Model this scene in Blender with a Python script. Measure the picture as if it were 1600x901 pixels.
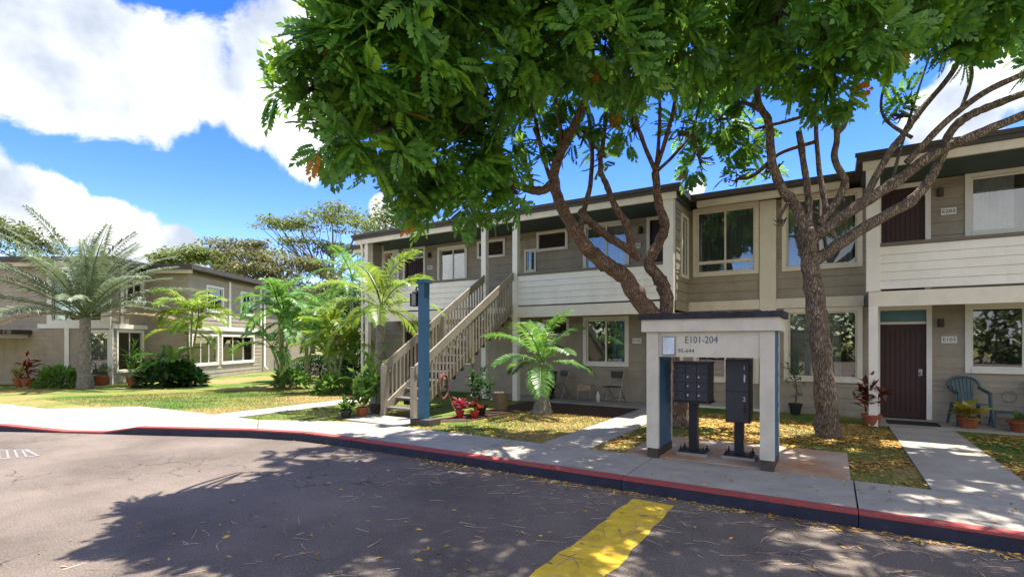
import bpy, math, random
import numpy as np
from mathutils import Matrix, Vector
rnd = random.Random(7)
npr = np.random.default_rng(11)
scene = bpy.context.scene
for o in list(bpy.data.objects): bpy.data.objects.remove(o)
R = math.radians
CS, SN = math.cos(R(32)), math.sin(R(32))
EYE = 1.65

# ------------------------------------------------------------------ camera
cam_d = bpy.data.cameras.new('camera'); cam = bpy.data.objects.new('camera', cam_d)
scene.collection.objects.link(cam); scene.camera = cam
cam.location = (0, 0, EYE); cam.rotation_euler = (R(90), 0, R(32))
cam_d.sensor_width = 36; cam_d.lens = 18.0; cam_d.shift_y = 0.0528
cam_d.clip_start = .05; cam_d.clip_end = 6000

def ray(px, py):
    a = (px - 800) / 800
    return Vector((a * CS - SN, a * SN + CS, (535 - py) / 800))
def P(px, py, t):
    v = ray(px, py) * t
    return Vector((v.x, v.y, v.z + EYE))
def CAMXY(cx, cy):                       # camera-aligned plan coordinates to world
    return Vector((cx * CS - cy * SN, cx * SN + cy * CS))

# ------------------------------------------------------------------ sun and sky
SUN_EL, SUN_AZ = R(74), math.atan2(.90, .43)       # azimuth measured from +X
sd = Vector((math.cos(SUN_EL) * math.cos(SUN_AZ), math.cos(SUN_EL) * math.sin(SUN_AZ), math.sin(SUN_EL)))
sun_d = bpy.data.lights.new('sun', 'SUN'); sun = bpy.data.objects.new('sun', sun_d)
scene.collection.objects.link(sun); sun.rotation_euler = sd.to_track_quat('Z', 'Y').to_euler()
sun.location = (0, 0, 40)
sun_d.energy = 2.4; sun_d.angle = R(.53); sun_d.color = (1, .95, .87)
scene.view_settings.view_transform = 'Standard'; scene.view_settings.look = 'None'
scene.view_settings.exposure = 2.4; scene.view_settings.gamma = 1.0
scene.view_settings.use_curve_mapping = False

world = bpy.data.worlds.new('World'); scene.world = world; world.use_nodes = True
nt = world.node_tree; nt.nodes.clear()
def N(t, **k):
    n = nt.nodes.new(t)
    for a, b in k.items(): setattr(n, a, b)
    return n
def L(a, b): nt.links.new(a, b)
def math_node(op, a, b=None, clamp=False):
    n = N('ShaderNodeMath', operation=op, use_clamp=clamp)
    for i, v in enumerate((a, b)):
        if v is None: continue
        if isinstance(v, (int, float)): n.inputs[i].default_value = v
        else: L(v, n.inputs[i])
    return n.outputs[0]
sky = N('ShaderNodeTexSky', sky_type='NISHITA'); sky.sun_disc = False
sky.sun_elevation = SUN_EL; sky.sun_rotation = math.pi / 2 - SUN_AZ
sky.air_density = 1.0; sky.dust_density = .05; sky.ozone_density = 1.6
hs = N('ShaderNodeHueSaturation'); hs.inputs['Hue'].default_value = .526; hs.inputs['Saturation'].default_value = 1.42; L(sky.outputs[0], hs.inputs['Color'])
bg1 = N('ShaderNodeBackground'); L(hs.outputs[0], bg1.inputs[0]); bg1.inputs[1].default_value = .062
tc = N('ShaderNodeTexCoord'); D = tc.outputs['Generated']
nz = N('ShaderNodeTexNoise'); nz.inputs['Scale'].default_value = 6.5; nz.inputs['Detail'].default_value = 9; nz.inputs['Roughness'].default_value = .62
nz.inputs['Distortion'].default_value = .35; L(D, nz.inputs['Vector'])
nb = N('ShaderNodeTexNoise'); nb.inputs['Scale'].default_value = 1.3; nb.inputs['Detail'].default_value = 2; L(D, nb.inputs['Vector'])
wob = N('ShaderNodeTexNoise'); wob.inputs['Scale'].default_value = 3.0; wob.inputs['Detail'].default_value = 5; L(D, wob.inputs['Vector'])
w1 = N('ShaderNodeVectorMath', operation='SUBTRACT'); L(wob.outputs['Color'], w1.inputs[0]); w1.inputs[1].default_value = (.5, .5, .5)
w2 = N('ShaderNodeVectorMath', operation='SCALE'); L(w1.outputs[0], w2.inputs[0]); w2.inputs['Scale'].default_value = .16
w3 = N('ShaderNodeVectorMath', operation='ADD'); L(D, w3.inputs[0]); L(w2.outputs[0], w3.inputs[1])
blobs = [(20, 30, .20), (60, 110, .20), (170, 110, .20), (290, 120, .17), (400, 150, .18), (480, 90, .18), (470, 210, .12), (130, 40, .12), (90, 165, .10),
         (20, 320, .11), (100, 345, .12), (200, 370, .11), (290, 395, .08), (585, 312, .07), (1090, 287, .035), (1590, 110, .16), (1500, 175, .12), (1420, 40, .08)]
acc = None
for px, py, r in blobs:
    d = ray(px, py).normalized()
    dn = N('ShaderNodeVectorMath', operation='DISTANCE'); L(w3.outputs[0], dn.inputs[0]); dn.inputs[1].default_value = d
    m = N('ShaderNodeMapRange', interpolation_type='SMOOTHSTEP'); L(dn.outputs['Value'], m.inputs[0])
    m.inputs[1].default_value = r * .8; m.inputs[2].default_value = r * .15; m.inputs[3].default_value = 0; m.inputs[4].default_value = 1
    acc = m.outputs[0] if acc is None else math_node('MAXIMUM', acc, m.outputs[0])
# cloud added over the unseen sky, made denser to whiten the ambient light
dotc = N('ShaderNodeVectorMath', operation='DOT_PRODUCT'); L(D, dotc.inputs[0]); dotc.inputs[1].default_value = ray(800, 250).normalized()
rest = N('ShaderNodeMapRange'); L(dotc.outputs['Value'], rest.inputs[0]); rest.inputs[1].default_value = .62; rest.inputs[2].default_value = .35
broad = N('ShaderNodeMapRange'); L(nb.outputs[0], broad.inputs[0]); broad.inputs[1].default_value = .38; broad.inputs[2].default_value = .52
acc = math_node('MAXIMUM', acc, math_node('MULTIPLY', rest.outputs[0], broad.outputs[0]))
fine = math_node('MULTIPLY', math_node('SUBTRACT', nz.outputs[0], .5), 1.9)
tot = math_node('ADD', acc, fine)
mk = N('ShaderNodeMapRange', interpolation_type='SMOOTHSTEP'); L(tot, mk.inputs[0]); mk.inputs[1].default_value = .34; mk.inputs[2].default_value = .62
shade = N('ShaderNodeTexNoise'); shade.inputs['Scale'].default_value = 5.5; shade.inputs['Detail'].default_value = 7; L(D, shade.inputs['Vector'])
cr = N('ShaderNodeValToRGB'); L(shade.outputs[0], cr.inputs[0])
cr.color_ramp.elements[0].position = .36; cr.color_ramp.elements[0].color = (.42, .47, .56, 1)
cr.color_ramp.elements[1].position = .60; cr.color_ramp.elements[1].color = (1, 1, 1, 1)
bg2 = N('ShaderNodeBackground'); L(cr.outputs[0], bg2.inputs[0]); bg2.inputs[1].default_value = .31
mx = N('ShaderNodeMixShader'); L(mk.outputs[0], mx.inputs[0]); L(bg1.outputs[0], mx.inputs[1]); L(bg2.outputs[0], mx.inputs[2])
out = N('ShaderNodeOutputWorld'); L(mx.outputs[0], out.inputs[0])

# ------------------------------------------------------------------ materials
MATS = {}
def new_mat(name):
    m = bpy.data.materials.new(name); m.use_nodes = True
    t = m.node_tree; t.nodes.clear(); MATS[name] = m
    return m, t
def pm(name, c, rough=.75, var=.12, scale=3.0, bump=0, bscale=60, metal=0, spec=.35, grime=0, c2=None, island=0):
    m, t = new_mat(name)
    nd = lambda k: t.nodes.new(k)
    o = nd('ShaderNodeOutputMaterial'); b = nd('ShaderNodeBsdfPrincipled'); t.links.new(b.outputs[0], o.inputs[0])
    b.inputs['Roughness'].default_value = rough; b.inputs['Metallic'].default_value = metal
    b.inputs['Specular IOR Level'].default_value = spec
    g = nd('ShaderNodeNewGeometry')
    n1 = nd('ShaderNodeTexNoise'); n1.inputs['Scale'].default_value = scale; n1.inputs['Detail'].default_value = 7; n1.inputs['Roughness'].default_value = .65
    t.links.new(g.outputs['Position'], n1.inputs['Vector'])
    r = nd('ShaderNodeValToRGB'); t.links.new(n1.outputs[0], r.inputs[0])
    r.color_ramp.elements[0].position = .3; r.color_ramp.elements[1].position = .7
    d = c2 if c2 else [x * (1 - var * 2) for x in c]
    r.color_ramp.elements[0].color = (*d, 1); r.color_ramp.elements[1].color = (*[min(1, x * (1 + var * .6)) for x in c], 1)
    col = r.outputs[0]
    if island:
        hsv = nd('ShaderNodeHueSaturation'); mr = nd('ShaderNodeMapRange')
        t.links.new(g.outputs['Random Per Island'], mr.inputs[0]); mr.inputs[3].default_value = 1 - island; mr.inputs[4].default_value = 1 + island
        t.links.new(mr.outputs[0], hsv.inputs['Value']); t.links.new(col, hsv.inputs['Color']); col = hsv.outputs[0]
    if grime:
        n2 = nd('ShaderNodeTexNoise'); n2.inputs['Scale'].default_value = 1.1; n2.inputs['Detail'].default_value = 10; n2.inputs['Roughness'].default_value = .75
        mp = nd('ShaderNodeMapping'); mp.inputs['Scale'].default_value = (3, 3, .5); t.links.new(g.outputs['Position'], mp.inputs[0]); t.links.new(mp.outputs[0], n2.inputs[0])
        mr2 = nd('ShaderNodeMapRange'); t.links.new(n2.outputs[0], mr2.inputs[0]); mr2.inputs[1].default_value = .52; mr2.inputs[2].default_value = .8; mr2.inputs[4].default_value = grime
        mc = nd('ShaderNodeMixRGB'); t.links.new(mr2.outputs[0], mc.inputs[0]); t.links.new(col, mc.inputs[1]); mc.inputs[2].default_value = (c[0] * .35, c[1] * .32, c[2] * .28, 1)
        col = mc.outputs[0]
    t.links.new(col, b.inputs['Base Color'])
    if bump:
        n3 = nd('ShaderNodeTexNoise'); n3.inputs['Scale'].default_value = bscale; n3.inputs['Detail'].default_value = 6
        t.links.new(g.outputs['Position'], n3.inputs[0])
        bp = nd('ShaderNodeBump'); bp.inputs['Strength'].default_value = bump; bp.inputs['Distance'].default_value = .02
        t.links.new(n3.outputs[0], bp.inputs['Height']); t.links.new(bp.outputs[0], b.inputs['Normal'])
    return m
def leaf_mat(name, a, b_, trans=.35, rough=.45):
    m, t = new_mat(name); nd = lambda k: t.nodes.new(k)
    o = nd('ShaderNodeOutputMaterial'); b = nd('ShaderNodeBsdfPrincipled'); tr = nd('ShaderNodeBsdfTranslucent'); mx = nd('ShaderNodeMixShader')
    g = nd('ShaderNodeNewGeometry'); r = nd('ShaderNodeValToRGB'); t.links.new(g.outputs['Random Per Island'], r.inputs[0])
    r.color_ramp.elements[0].color = (*a, 1); r.color_ramp.elements[1].color = (*b_, 1)
    n1 = nd('ShaderNodeTexNoise'); n1.inputs['Scale'].default_value = 1.1; t.links.new(g.outputs['Position'], n1.inputs[0])
    hsv = nd('ShaderNodeHueSaturation'); mr = nd('ShaderNodeMapRange'); t.links.new(n1.outputs[0], mr.inputs[0]); mr.inputs[1].default_value = .3; mr.inputs[2].default_value = .7; mr.inputs[3].default_value = .7; mr.inputs[4].default_value = 1.3
    t.links.new(r.outputs[0], hsv.inputs['Color']); t.links.new(mr.outputs[0], hsv.inputs['Value'])
    t.links.new(hsv.outputs[0], b.inputs['Base Color']); b.inputs['Roughness'].default_value = rough; b.inputs['Specular IOR Level'].default_value = .55
    h2 = nd('ShaderNodeHueSaturation'); h2.inputs['Value'].default_value = 1.5; h2.inputs['Hue'].default_value = .48; t.links.new(hsv.outputs[0], h2.inputs['Color']); t.links.new(h2.outputs[0], tr.inputs[0])
    mx.inputs[0].default_value = trans; t.links.new(b.outputs[0], mx.inputs[1]); t.links.new(tr.outputs[0], mx.inputs[2]); t.links.new(mx.outputs[0], o.inputs[0])
    return m
pm('siding', (.345, .297, .225), .8, .10, 2.5, .15, 90, grime=.25)
pm('siding_board_paint', (.365, .315, .242), .72, .10, 2.2, .12, 120, grime=.42)
pm('cream_trim', (.74, .68, .56), .62, .06, 3, .06, 80, grime=.22)
pm('white_trim', (.78, .75, .68), .6, .05, 3, .06, 80, grime=.18)
pm('parapet_paint', (.79, .755, .67), .65, .06, 2, .1, 100, grime=.28)
pm('cap_brown', (.16, .135, .11), .7, .12, 4)
pm('fascia_dark', (.075, .064, .058), .6, .15, 3)
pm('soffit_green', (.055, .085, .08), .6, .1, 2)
pm('transom_teal', (.10, .20, .23), .4, .1, 2)
pm('door_dark', (.055, .022, .02), .5, .15, 4)
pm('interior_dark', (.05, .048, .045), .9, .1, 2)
pm('interior_pale', (.42, .40, .36), .9, .1, 2)
pm('curtain', (.62, .60, .54), .9, .08, 4)
pm('curtain_blue', (.22, .38, .46), .9, .25, 6)
pm('blind_grey', (.30, .31, .31), .8, .1, 4)
pm('metal_black', (.02, .02, .022), .45, .2, 5, metal=.2)
pm('metal_grey', (.32, .32, .32), .4, .2, 6, metal=.7)
pm('louvre_brown', (.09, .065, .055), .7, .2, 6)
pm('sign_white', (.78, .77, .72), .5, .04, 4)
pm('ink', (.03, .035, .045), .6, .1, 4)
pm('letter_blue', (.07, .12, .17), .6, .15, 9)
pm('kiosk_cream', (.60, .56, .475), .65, .07, 4, .08, 70, grime=.25)
pm('kiosk_blue', (.035, .13, .25), .55, .14, 4, .05, 80, grime=.15)
pm('post_blue', (.028, .105, .19), .5, .10, 4, .05, 80, grime=.1)
pm('kiosk_roof', (.035, .036, .055), .85, .3, 12, .3, 60)
pm('base_brown', (.085, .07, .06), .8, .2, 8)
pm('mail_metal', (.022, .023, .034), .42, .12, 5, metal=.25, spec=.5)
pm('mail_door', (.042, .043, .062), .38, .1, 6, metal=.25, spec=.5)
pm('lock_white', (.75, .75, .72), .4, .05, 4)
pm('stair_paint', (.33, .29, .225), .7, .12, 4, .1, 60, grime=.45)
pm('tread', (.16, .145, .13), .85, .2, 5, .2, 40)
pm('concrete', (.385, .345, .285), .9, .14, 1.6, .25, 120, grime=.35)
pm('concrete_pad', (.44, .37, .29), .9, .2, 1.1, .25, 90, c2=(.40, .19, .08), grime=.3)
pm('kerb_dark', (.03, .033, .06), .7, .25, 5, .3, 60)
pm('kerb_red', (.40, .055, .05), .7, .25, 9, .3, 70, c2=(.22, .075, .065), grime=.6)
pm('yellow_paint', (.78, .52, .03), .75, .1, 7, .5, 130, c2=(.58, .38, .03), grime=.95)
pm('white_paint', (.30, .28, .26), .8, .2, 6, .3, 120)
pm('soil', (.085, .045, .03), .95, .3, 9, .7, 40)
pm('terracotta', (.34, .105, .045), .8, .18, 8, .1, 60)
pm('red_pot', (.42, .03, .025), .45, .1, 6)
pm('black_pot', (.02, .02, .02), .6, .1, 6)
pm('plastic_green', (.05, .10, .115), .4, .1, 5)
pm('plastic_dark', (.018, .02, .02), .5, .1, 5)
pm('hose', (.20, .085, .075), .5, .2, 8)
pm('wicker', (.30, .22, .14), .85, .3, 30, .5, 80)
pm('cloth_tan', (.45, .34, .22), .9, .2, 8)
pm('notice', (.62, .70, .80), .3, .15, 9)
def bark_mat(name, hi, lo, moss):
    m, t = new_mat(name); nd = lambda k: t.nodes.new(k); lk = t.links.new
    o = nd('ShaderNodeOutputMaterial'); b = nd('ShaderNodeBsdfPrincipled'); lk(b.outputs[0], o.inputs[0]); b.inputs['Roughness'].default_value = .95; b.inputs['Specular IOR Level'].default_value = .15
    g = nd('ShaderNodeNewGeometry'); mp = nd('ShaderNodeMapping'); mp.inputs['Scale'].default_value = (1, 1, .2); lk(g.outputs['Position'], mp.inputs[0])
    n0 = nd('ShaderNodeTexNoise'); n0.inputs['Scale'].default_value = 9; n0.inputs['Detail'].default_value = 4; lk(mp.outputs[0], n0.inputs[0])
    sc = nd('ShaderNodeVectorMath'); sc.operation = 'SCALE'; lk(n0.outputs['Color'], sc.inputs[0]); sc.inputs['Scale'].default_value = .10
    ad = nd('ShaderNodeVectorMath'); ad.operation = 'ADD'; lk(mp.outputs[0], ad.inputs[0]); lk(sc.outputs[0], ad.inputs[1])
    v = nd('ShaderNodeTexVoronoi'); v.feature = 'DISTANCE_TO_EDGE'; v.inputs['Scale'].default_value = 34; lk(ad.outputs[0], v.inputs[0])
    f = nd('ShaderNodeMapRange'); lk(v.outputs['Distance'], f.inputs[0]); f.inputs[1].default_value = .0; f.inputs[2].default_value = .16
    n1 = nd('ShaderNodeTexNoise'); n1.inputs['Scale'].default_value = 6; n1.inputs['Detail'].default_value = 9; n1.inputs['Roughness'].default_value = .7; lk(g.outputs['Position'], n1.inputs[0])
    r = nd('ShaderNodeValToRGB'); lk(n1.outputs[0], r.inputs[0]); r.color_ramp.elements[0].position = .34; r.color_ramp.elements[1].position = .66
    r.color_ramp.elements[0].color = (*lo, 1); r.color_ramp.elements[1].color = (*hi, 1)
    m1 = nd('ShaderNodeMixRGB'); lk(f.outputs[0], m1.inputs[0]); m1.inputs[1].default_value = (lo[0]*.6, lo[1]*.6, lo[2]*.6, 1); lk(r.outputs[0], m1.inputs[2])
    n2 = nd('ShaderNodeTexNoise'); n2.inputs['Scale'].default_value = 2.2; n2.inputs['Detail'].default_value = 8; n2.inputs['Roughness'].default_value = .7; lk(g.outputs['Position'], n2.inputs[0])
    mm = nd('ShaderNodeMapRange'); lk(n2.outputs[0], mm.inputs[0]); mm.inputs[1].default_value = .54; mm.inputs[2].default_value = .66; mm.inputs[4].default_value = moss
    m2 = nd('ShaderNodeMixRGB'); lk(mm.outputs[0], m2.inputs[0]); lk(m1.outputs[0], m2.inputs[1]); m2.inputs[2].default_value = (.055, .062, .035, 1)
    lk(m2.outputs[0], b.inputs['Base Color'])
    bp = nd('ShaderNodeBump'); bp.inputs['Strength'].default_value = 1; bp.inputs['Distance'].default_value = .02
    a2 = nd('ShaderNodeMath'); a2.operation = 'ADD'; lk(f.outputs[0], a2.inputs[0]); lk(n1.outputs[0], a2.inputs[1]); lk(a2.outputs[0], bp.inputs['Height']); lk(bp.outputs[0], b.inputs['Normal'])
bark_mat('bark', (.34, .225, .165), (.17, .115, .088), .45)
bark_mat('bark_grey', (.35, .27, .21), (.17, .13, .105), .8)
pm('palm_bark', (.27, .245, .21), .9, .3, 9, .6, 40, c2=(.12, .10, .085))
pm('palm_stem', (.30, .32, .12), .6, .25, 6)
pm('far_bark', (.22, .17, .13), .9, .2, 3)
pm('dead_leaf', (.55, .34, .075), .8, .35, 3, island=.6, c2=(.24, .12, .035))
pm('twig', (.50, .36, .26), .9, .3, 12, island=.4)
pm('mat_dark', (.03, .03, .032), .95, .2, 40, .4, 200)
leaf_mat('leaf_green', (.04, .16, .027), (.17, .36, .045), .5)
leaf_mat('leaf_young', (.11, .27, .02), (.21, .38, .035), .5)
leaf_mat('leaf_orange', (.50, .17, .01), (.62, .33, .03), .35)
leaf_mat('palm_green', (.055, .18, .025), (.15, .31, .04), .4)
leaf_mat('palm_yellow', (.10, .22, .025), (.27, .35, .03), .4)
leaf_mat('palm_silver', (.085, .125, .06), (.19, .235, .12), .25, .5)
leaf_mat('palm_dry', (.28, .22, .13), (.38, .32, .20), .25, .6)
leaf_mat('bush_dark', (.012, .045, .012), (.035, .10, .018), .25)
leaf_mat('bush_light', (.07, .18, .03), (.17, .32, .05), .35)
leaf_mat('croton', (.10, .02, .015), (.24, .07, .02), .3)
leaf_mat('leaf_gold', (.28, .26, .03), (.42, .36, .05), .3)
leaf_mat('flower_red', (.16, .012, .02), (.38, .03, .035), .3)
leaf_mat('far_leaf', (.055, .095, .03), (.15, .17, .05), .3, .6)
leaf_mat('far_leaf_brown', (.09, .11, .04), (.21, .20, .075), .3, .6)
leaf_mat('far_leaf_olive', (.075, .125, .03), (.20, .25, .06), .3, .6)
def grass_mat(name):
    m, t = new_mat(name); nd = lambda k: t.nodes.new(k)
    o = nd('ShaderNodeOutputMaterial'); b = nd('ShaderNodeBsdfPrincipled'); t.links.new(b.outputs[0], o.inputs[0]); b.inputs['Roughness'].default_value = .9; b.inputs['Specular IOR Level'].default_value = .15
    g = nd('ShaderNodeNewGeometry')
    n1 = nd('ShaderNodeTexNoise'); n1.inputs['Scale'].default_value = .33; n1.inputs['Detail'].default_value = 4; t.links.new(g.outputs['Position'], n1.inputs[0])
    r = nd('ShaderNodeValToRGB'); t.links.new(n1.outputs[0], r.inputs[0]); e = r.color_ramp.elements
    e[0].position = .39; e[0].color = (.085, .155, .028, 1); e[1].position = .63; e[1].color = (.33, .235, .095, 1)
    x = e.new(.50); x.color = (.19, .20, .05, 1)
    n2 = nd('ShaderNodeTexNoise'); n2.inputs['Scale'].default_value = 14; n2.inputs['Detail'].default_value = 8; t.links.new(g.outputs['Position'], n2.inputs[0])
    mr = nd('ShaderNodeMapRange'); t.links.new(n2.outputs[0], mr.inputs[0]); mr.inputs[1].default_value = .3; mr.inputs[2].default_value = .7; mr.inputs[3].default_value = .65; mr.inputs[4].default_value = 1.25
    h = nd('ShaderNodeHueSaturation'); t.links.new(r.outputs[0], h.inputs['Color']); t.links.new(mr.outputs[0], h.inputs['Value'])
    t.links.new(h.outputs[0], b.inputs['Base Color'])
    bp = nd('ShaderNodeBump'); bp.inputs['Strength'].default_value = .8; bp.inputs['Distance'].default_value = .03
    n3 = nd('ShaderNodeTexNoise'); n3.inputs['Scale'].default_value = 45; n3.inputs['Detail'].default_value = 5; t.links.new(g.outputs['Position'], n3.inputs[0])
    t.links.new(n3.outputs[0], bp.inputs['Height']); t.links.new(bp.outputs[0], b.inputs['Normal'])
grass_mat('grass')
def asphalt_mat():
    m, t = new_mat('asphalt'); nd = lambda k: t.nodes.new(k); lk = t.links.new
    o = nd('ShaderNodeOutputMaterial'); b = nd('ShaderNodeBsdfPrincipled'); lk(b.outputs[0], o.inputs[0]); b.inputs['Roughness'].default_value = .88; b.inputs['Specular IOR Level'].default_value = .25
    g = nd('ShaderNodeNewGeometry'); pos = g.outputs['Position']
    n1 = nd('ShaderNodeTexNoise'); n1.inputs['Scale'].default_value = .45; n1.inputs['Detail'].default_value = 12; n1.inputs['Roughness'].default_value = .7; lk(pos, n1.inputs[0])
    r = nd('ShaderNodeValToRGB'); lk(n1.outputs[0], r.inputs[0]); e = r.color_ramp.elements
    e[0].position = .35; e[0].color = (.105, .083, .066, 1); e[1].position = .66; e[1].color = (.205, .165, .133, 1)
    n2 = nd('ShaderNodeTexNoise'); n2.inputs['Scale'].default_value = 60; n2.inputs['Detail'].default_value = 5; lk(pos, n2.inputs[0])
    mr = nd('ShaderNodeMapRange'); lk(n2.outputs[0], mr.inputs[0]); mr.inputs[1].default_value = .3; mr.inputs[2].default_value = .7; mr.inputs[3].default_value = .62; mr.inputs[4].default_value = 1.3
    h = nd('ShaderNodeHueSaturation'); lk(r.outputs[0], h.inputs['Color']); lk(mr.outputs[0], h.inputs['Value'])
    # cracks: warped cell borders, only in worn zones
    wn = nd('ShaderNodeTexNoise'); wn.inputs['Scale'].default_value = 2.5; wn.inputs['Detail'].default_value = 5; lk(pos, wn.inputs[0])
    sc = nd('ShaderNodeVectorMath'); sc.operation = 'SCALE'; lk(wn.outputs['Color'], sc.inputs[0]); sc.inputs['Scale'].default_value = .7
    ad = nd('ShaderNodeVectorMath'); ad.operation = 'ADD'; lk(pos, ad.inputs[0]); lk(sc.outputs[0], ad.inputs[1])
    v = nd('ShaderNodeTexVoronoi'); v.feature = 'DISTANCE_TO_EDGE'; v.inputs['Scale'].default_value = 1.15; lk(ad.outputs[0], v.inputs[0])
    lt = nd('ShaderNodeMapRange'); lk(v.outputs['Distance'], lt.inputs[0]); lt.inputs[1].default_value = .001; lt.inputs[2].default_value = .013; lt.inputs[3].default_value = 1; lt.inputs[4].default_value = 0
    zn = nd('ShaderNodeTexNoise'); zn.inputs['Scale'].default_value = .38; zn.inputs['Detail'].default_value = 3; lk(pos, zn.inputs[0])
    zm = nd('ShaderNodeMapRange'); lk(zn.outputs[0], zm.inputs[0]); zm.inputs[1].default_value = .50; zm.inputs[2].default_value = .62
    mu = nd('ShaderNodeMath'); mu.operation = 'MULTIPLY'; lk(lt.outputs[0], mu.inputs[0]); lk(zm.outputs[0], mu.inputs[1])
    mc = nd('ShaderNodeMixRGB'); lk(mu.outputs[0], mc.inputs[0]); lk(h.outputs[0], mc.inputs[1]); mc.inputs[2].default_value = (.04, .035, .033, 1)
    lk(mc.outputs[0], b.inputs['Base Color'])
    sb = nd('ShaderNodeMath'); sb.operation = 'SUBTRACT'; lk(n2.outputs[0], sb.inputs[0]); lk(mu.outputs[0], sb.inputs[1])
    bp = nd('ShaderNodeBump'); bp.inputs['Strength'].default_value = .6; bp.inputs['Distance'].default_value = .012; lk(sb.outputs[0], bp.inputs['Height']); lk(bp.outputs[0], b.inputs['Normal'])
asphalt_mat()
def glass_mat():
    m, t = new_mat('glass'); nd = lambda k: t.nodes.new(k); lk = t.links.new
    o = nd('ShaderNodeOutputMaterial'); a = nd('ShaderNodeBsdfTransparent'); gl = nd('ShaderNodeBsdfGlossy'); mx = nd('ShaderNodeMixShader')
    a.inputs[0].default_value = (.82, .85, .85, 1); gl.inputs['Roughness'].default_value = .015
    lw = nd('ShaderNodeFresnel'); lw.inputs[0].default_value = 1.5
    ma = nd('ShaderNodeMath'); ma.operation = 'MULTIPLY_ADD'; lk(lw.outputs[0], ma.inputs[0]); ma.inputs[1].default_value = 1.4; ma.inputs[2].default_value = .09; ma.use_clamp = True
    lk(ma.outputs[0], mx.inputs[0]); lk(a.outputs[0], mx.inputs[1]); lk(gl.outputs[0], mx.inputs[2]); lk(mx.outputs[0], o.inputs[0])
glass_mat()

# ------------------------------------------------------------------ mesh helpers
COL = scene.collection
class MB:
    def __init__(s): s.v = []; s.f = []
    def add(s, vs, fs):
        n = len(s.v); s.v += [tuple(v) for v in vs]; s.f += [tuple(i + n for i in f) for f in fs]; return s
    def box(s, x0, x1, y0, y1, z0, z1, m=None):
        vs = [Vector(p) for p in ((x0,y0,z0),(x1,y0,z0),(x1,y1,z0),(x0,y1,z0),(x0,y0,z1),(x1,y0,z1),(x1,y1,z1),(x0,y1,z1))]
        if m: vs = [m @ v for v in vs]
        return s.add(vs, ((0,3,2,1),(4,5,6,7),(0,1,5,4),(1,2,6,5),(2,3,7,6),(3,0,4,7)))
    def tube(s, pts, rad, n=8, cap=True, wob=0):
        pts = [Vector(p) for p in pts]
        if isinstance(rad, (int, float)): rad = [rad] * len(pts)
        up = Vector((.13, .21, 1)); vs = []; fs = []; ref = None
        for i, p in enumerate(pts):
            d = (pts[min(i + 1, len(pts) - 1)] - pts[max(i - 1, 0)]).normalized()
            if ref is None:
                ref = d.cross(up)
                if ref.length < .1: ref = d.cross(Vector((1, 0, 0)))
            ref = (ref - d * ref.dot(d)).normalized(); b = d.cross(ref)
            for k in range(n):
                a = 2 * math.pi * k / n; r = rad[i] * (1 + (rnd.uniform(-wob, wob) if wob else 0))
                vs.append(p + (ref * math.cos(a) + b * math.sin(a)) * r)
        for i in range(len(pts) - 1):
            for k in range(n):
                fs.append((i*n+k, i*n+(k+1)%n, (i+1)*n+(k+1)%n, (i+1)*n+k))
        if cap: fs += [tuple(range(n))[::-1], tuple((len(pts)-1)*n + k for k in range(n))]
        return s.add(vs, fs)
    def lathe(s, prof, n=16, c=(0, 0, 0)):
        vs = []; fs = []
        for r, z in prof:
            for k in range(n):
                a = 2 * math.pi * k / n; vs.append((c[0] + r * math.cos(a), c[1] + r * math.sin(a), c[2] + z))
        for i in range(len(prof) - 1):
            for k in range(n): fs.append((i*n+k, i*n+(k+1)%n, (i+1)*n+(k+1)%n, (i+1)*n+k))
        fs.append(tuple(range(n))[::-1]); fs.append(tuple((len(prof)-1)*n + k for k in range(n)))
        return s.add(vs, fs)
    def mesh(s, name, mat, smooth=False):
        me = bpy.data.meshes.new(name); me.from_pydata(s.v, [], s.f)
        if smooth: me.polygons.foreach_set('use_smooth', [True] * len(me.polygons))
        if mat: me.materials.append(MATS[mat])
        return me
def link(name, me, parent=None, M=None):
    o = bpy.data.objects.new(name, me); COL.objects.link(o)
    o.matrix_basis = M if M is not None else (parent.matrix_basis if parent else Matrix())
    if parent: o.parent = parent; o.matrix_parent_inverse = parent.matrix_basis.inverted()
    return o
def build(mb, name, mat, parent=None, M=None, smooth=False): return link(name, mb.mesh(name, mat, smooth), parent, M)
def T(x, y, z=0, a=0): return Matrix.Translation((x, y, z)) @ Matrix.Rotation(a, 4, 'Z')
def tag(o, label, cat=None, group=None, kind=None):
    o['label'] = label
    if cat: o['category'] = cat
    if group: o['group'] = group
    if kind: o['kind'] = kind
    return o
def thing(name, label, cat, M, group=None): return tag(link(name, None, None, M), label, cat, group)
def copy_tree(o, M, parent=None, label=None):
    Dm = M @ o.matrix_basis.inverted()
    def rec(a, par):
        c = a.copy(); COL.objects.link(c); c.matrix_basis = Dm @ a.matrix_basis
        if par: c.parent = par; c.matrix_parent_inverse = par.matrix_basis.inverted()
        for ch in list(a.children): rec(ch, c)
        return c
    c = rec(o, parent)
    if label: c['label'] = label
    return c
def structure(o): o['kind'] = 'structure'; return o
def np_mesh(name, V, F, mats, midx=None):
    """V (n,3), F (m,k) all faces with k corners"""
    me = bpy.data.meshes.new(name); k = F.shape[1]
    me.vertices.add(len(V)); me.vertices.foreach_set('co', V.astype(np.float32).ravel())
    me.loops.add(F.size); me.loops.foreach_set('vertex_index', F.astype(np.int32).ravel())
    me.polygons.add(len(F)); me.polygons.foreach_set('loop_start', np.arange(0, F.size, k, dtype=np.int32))
    for m in mats: me.materials.append(MATS[m])
    if midx is not None: me.polygons.foreach_set('material_index', midx.astype(np.int32))
    me.update(calc_edges=True); me.validate()
    return me
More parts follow.
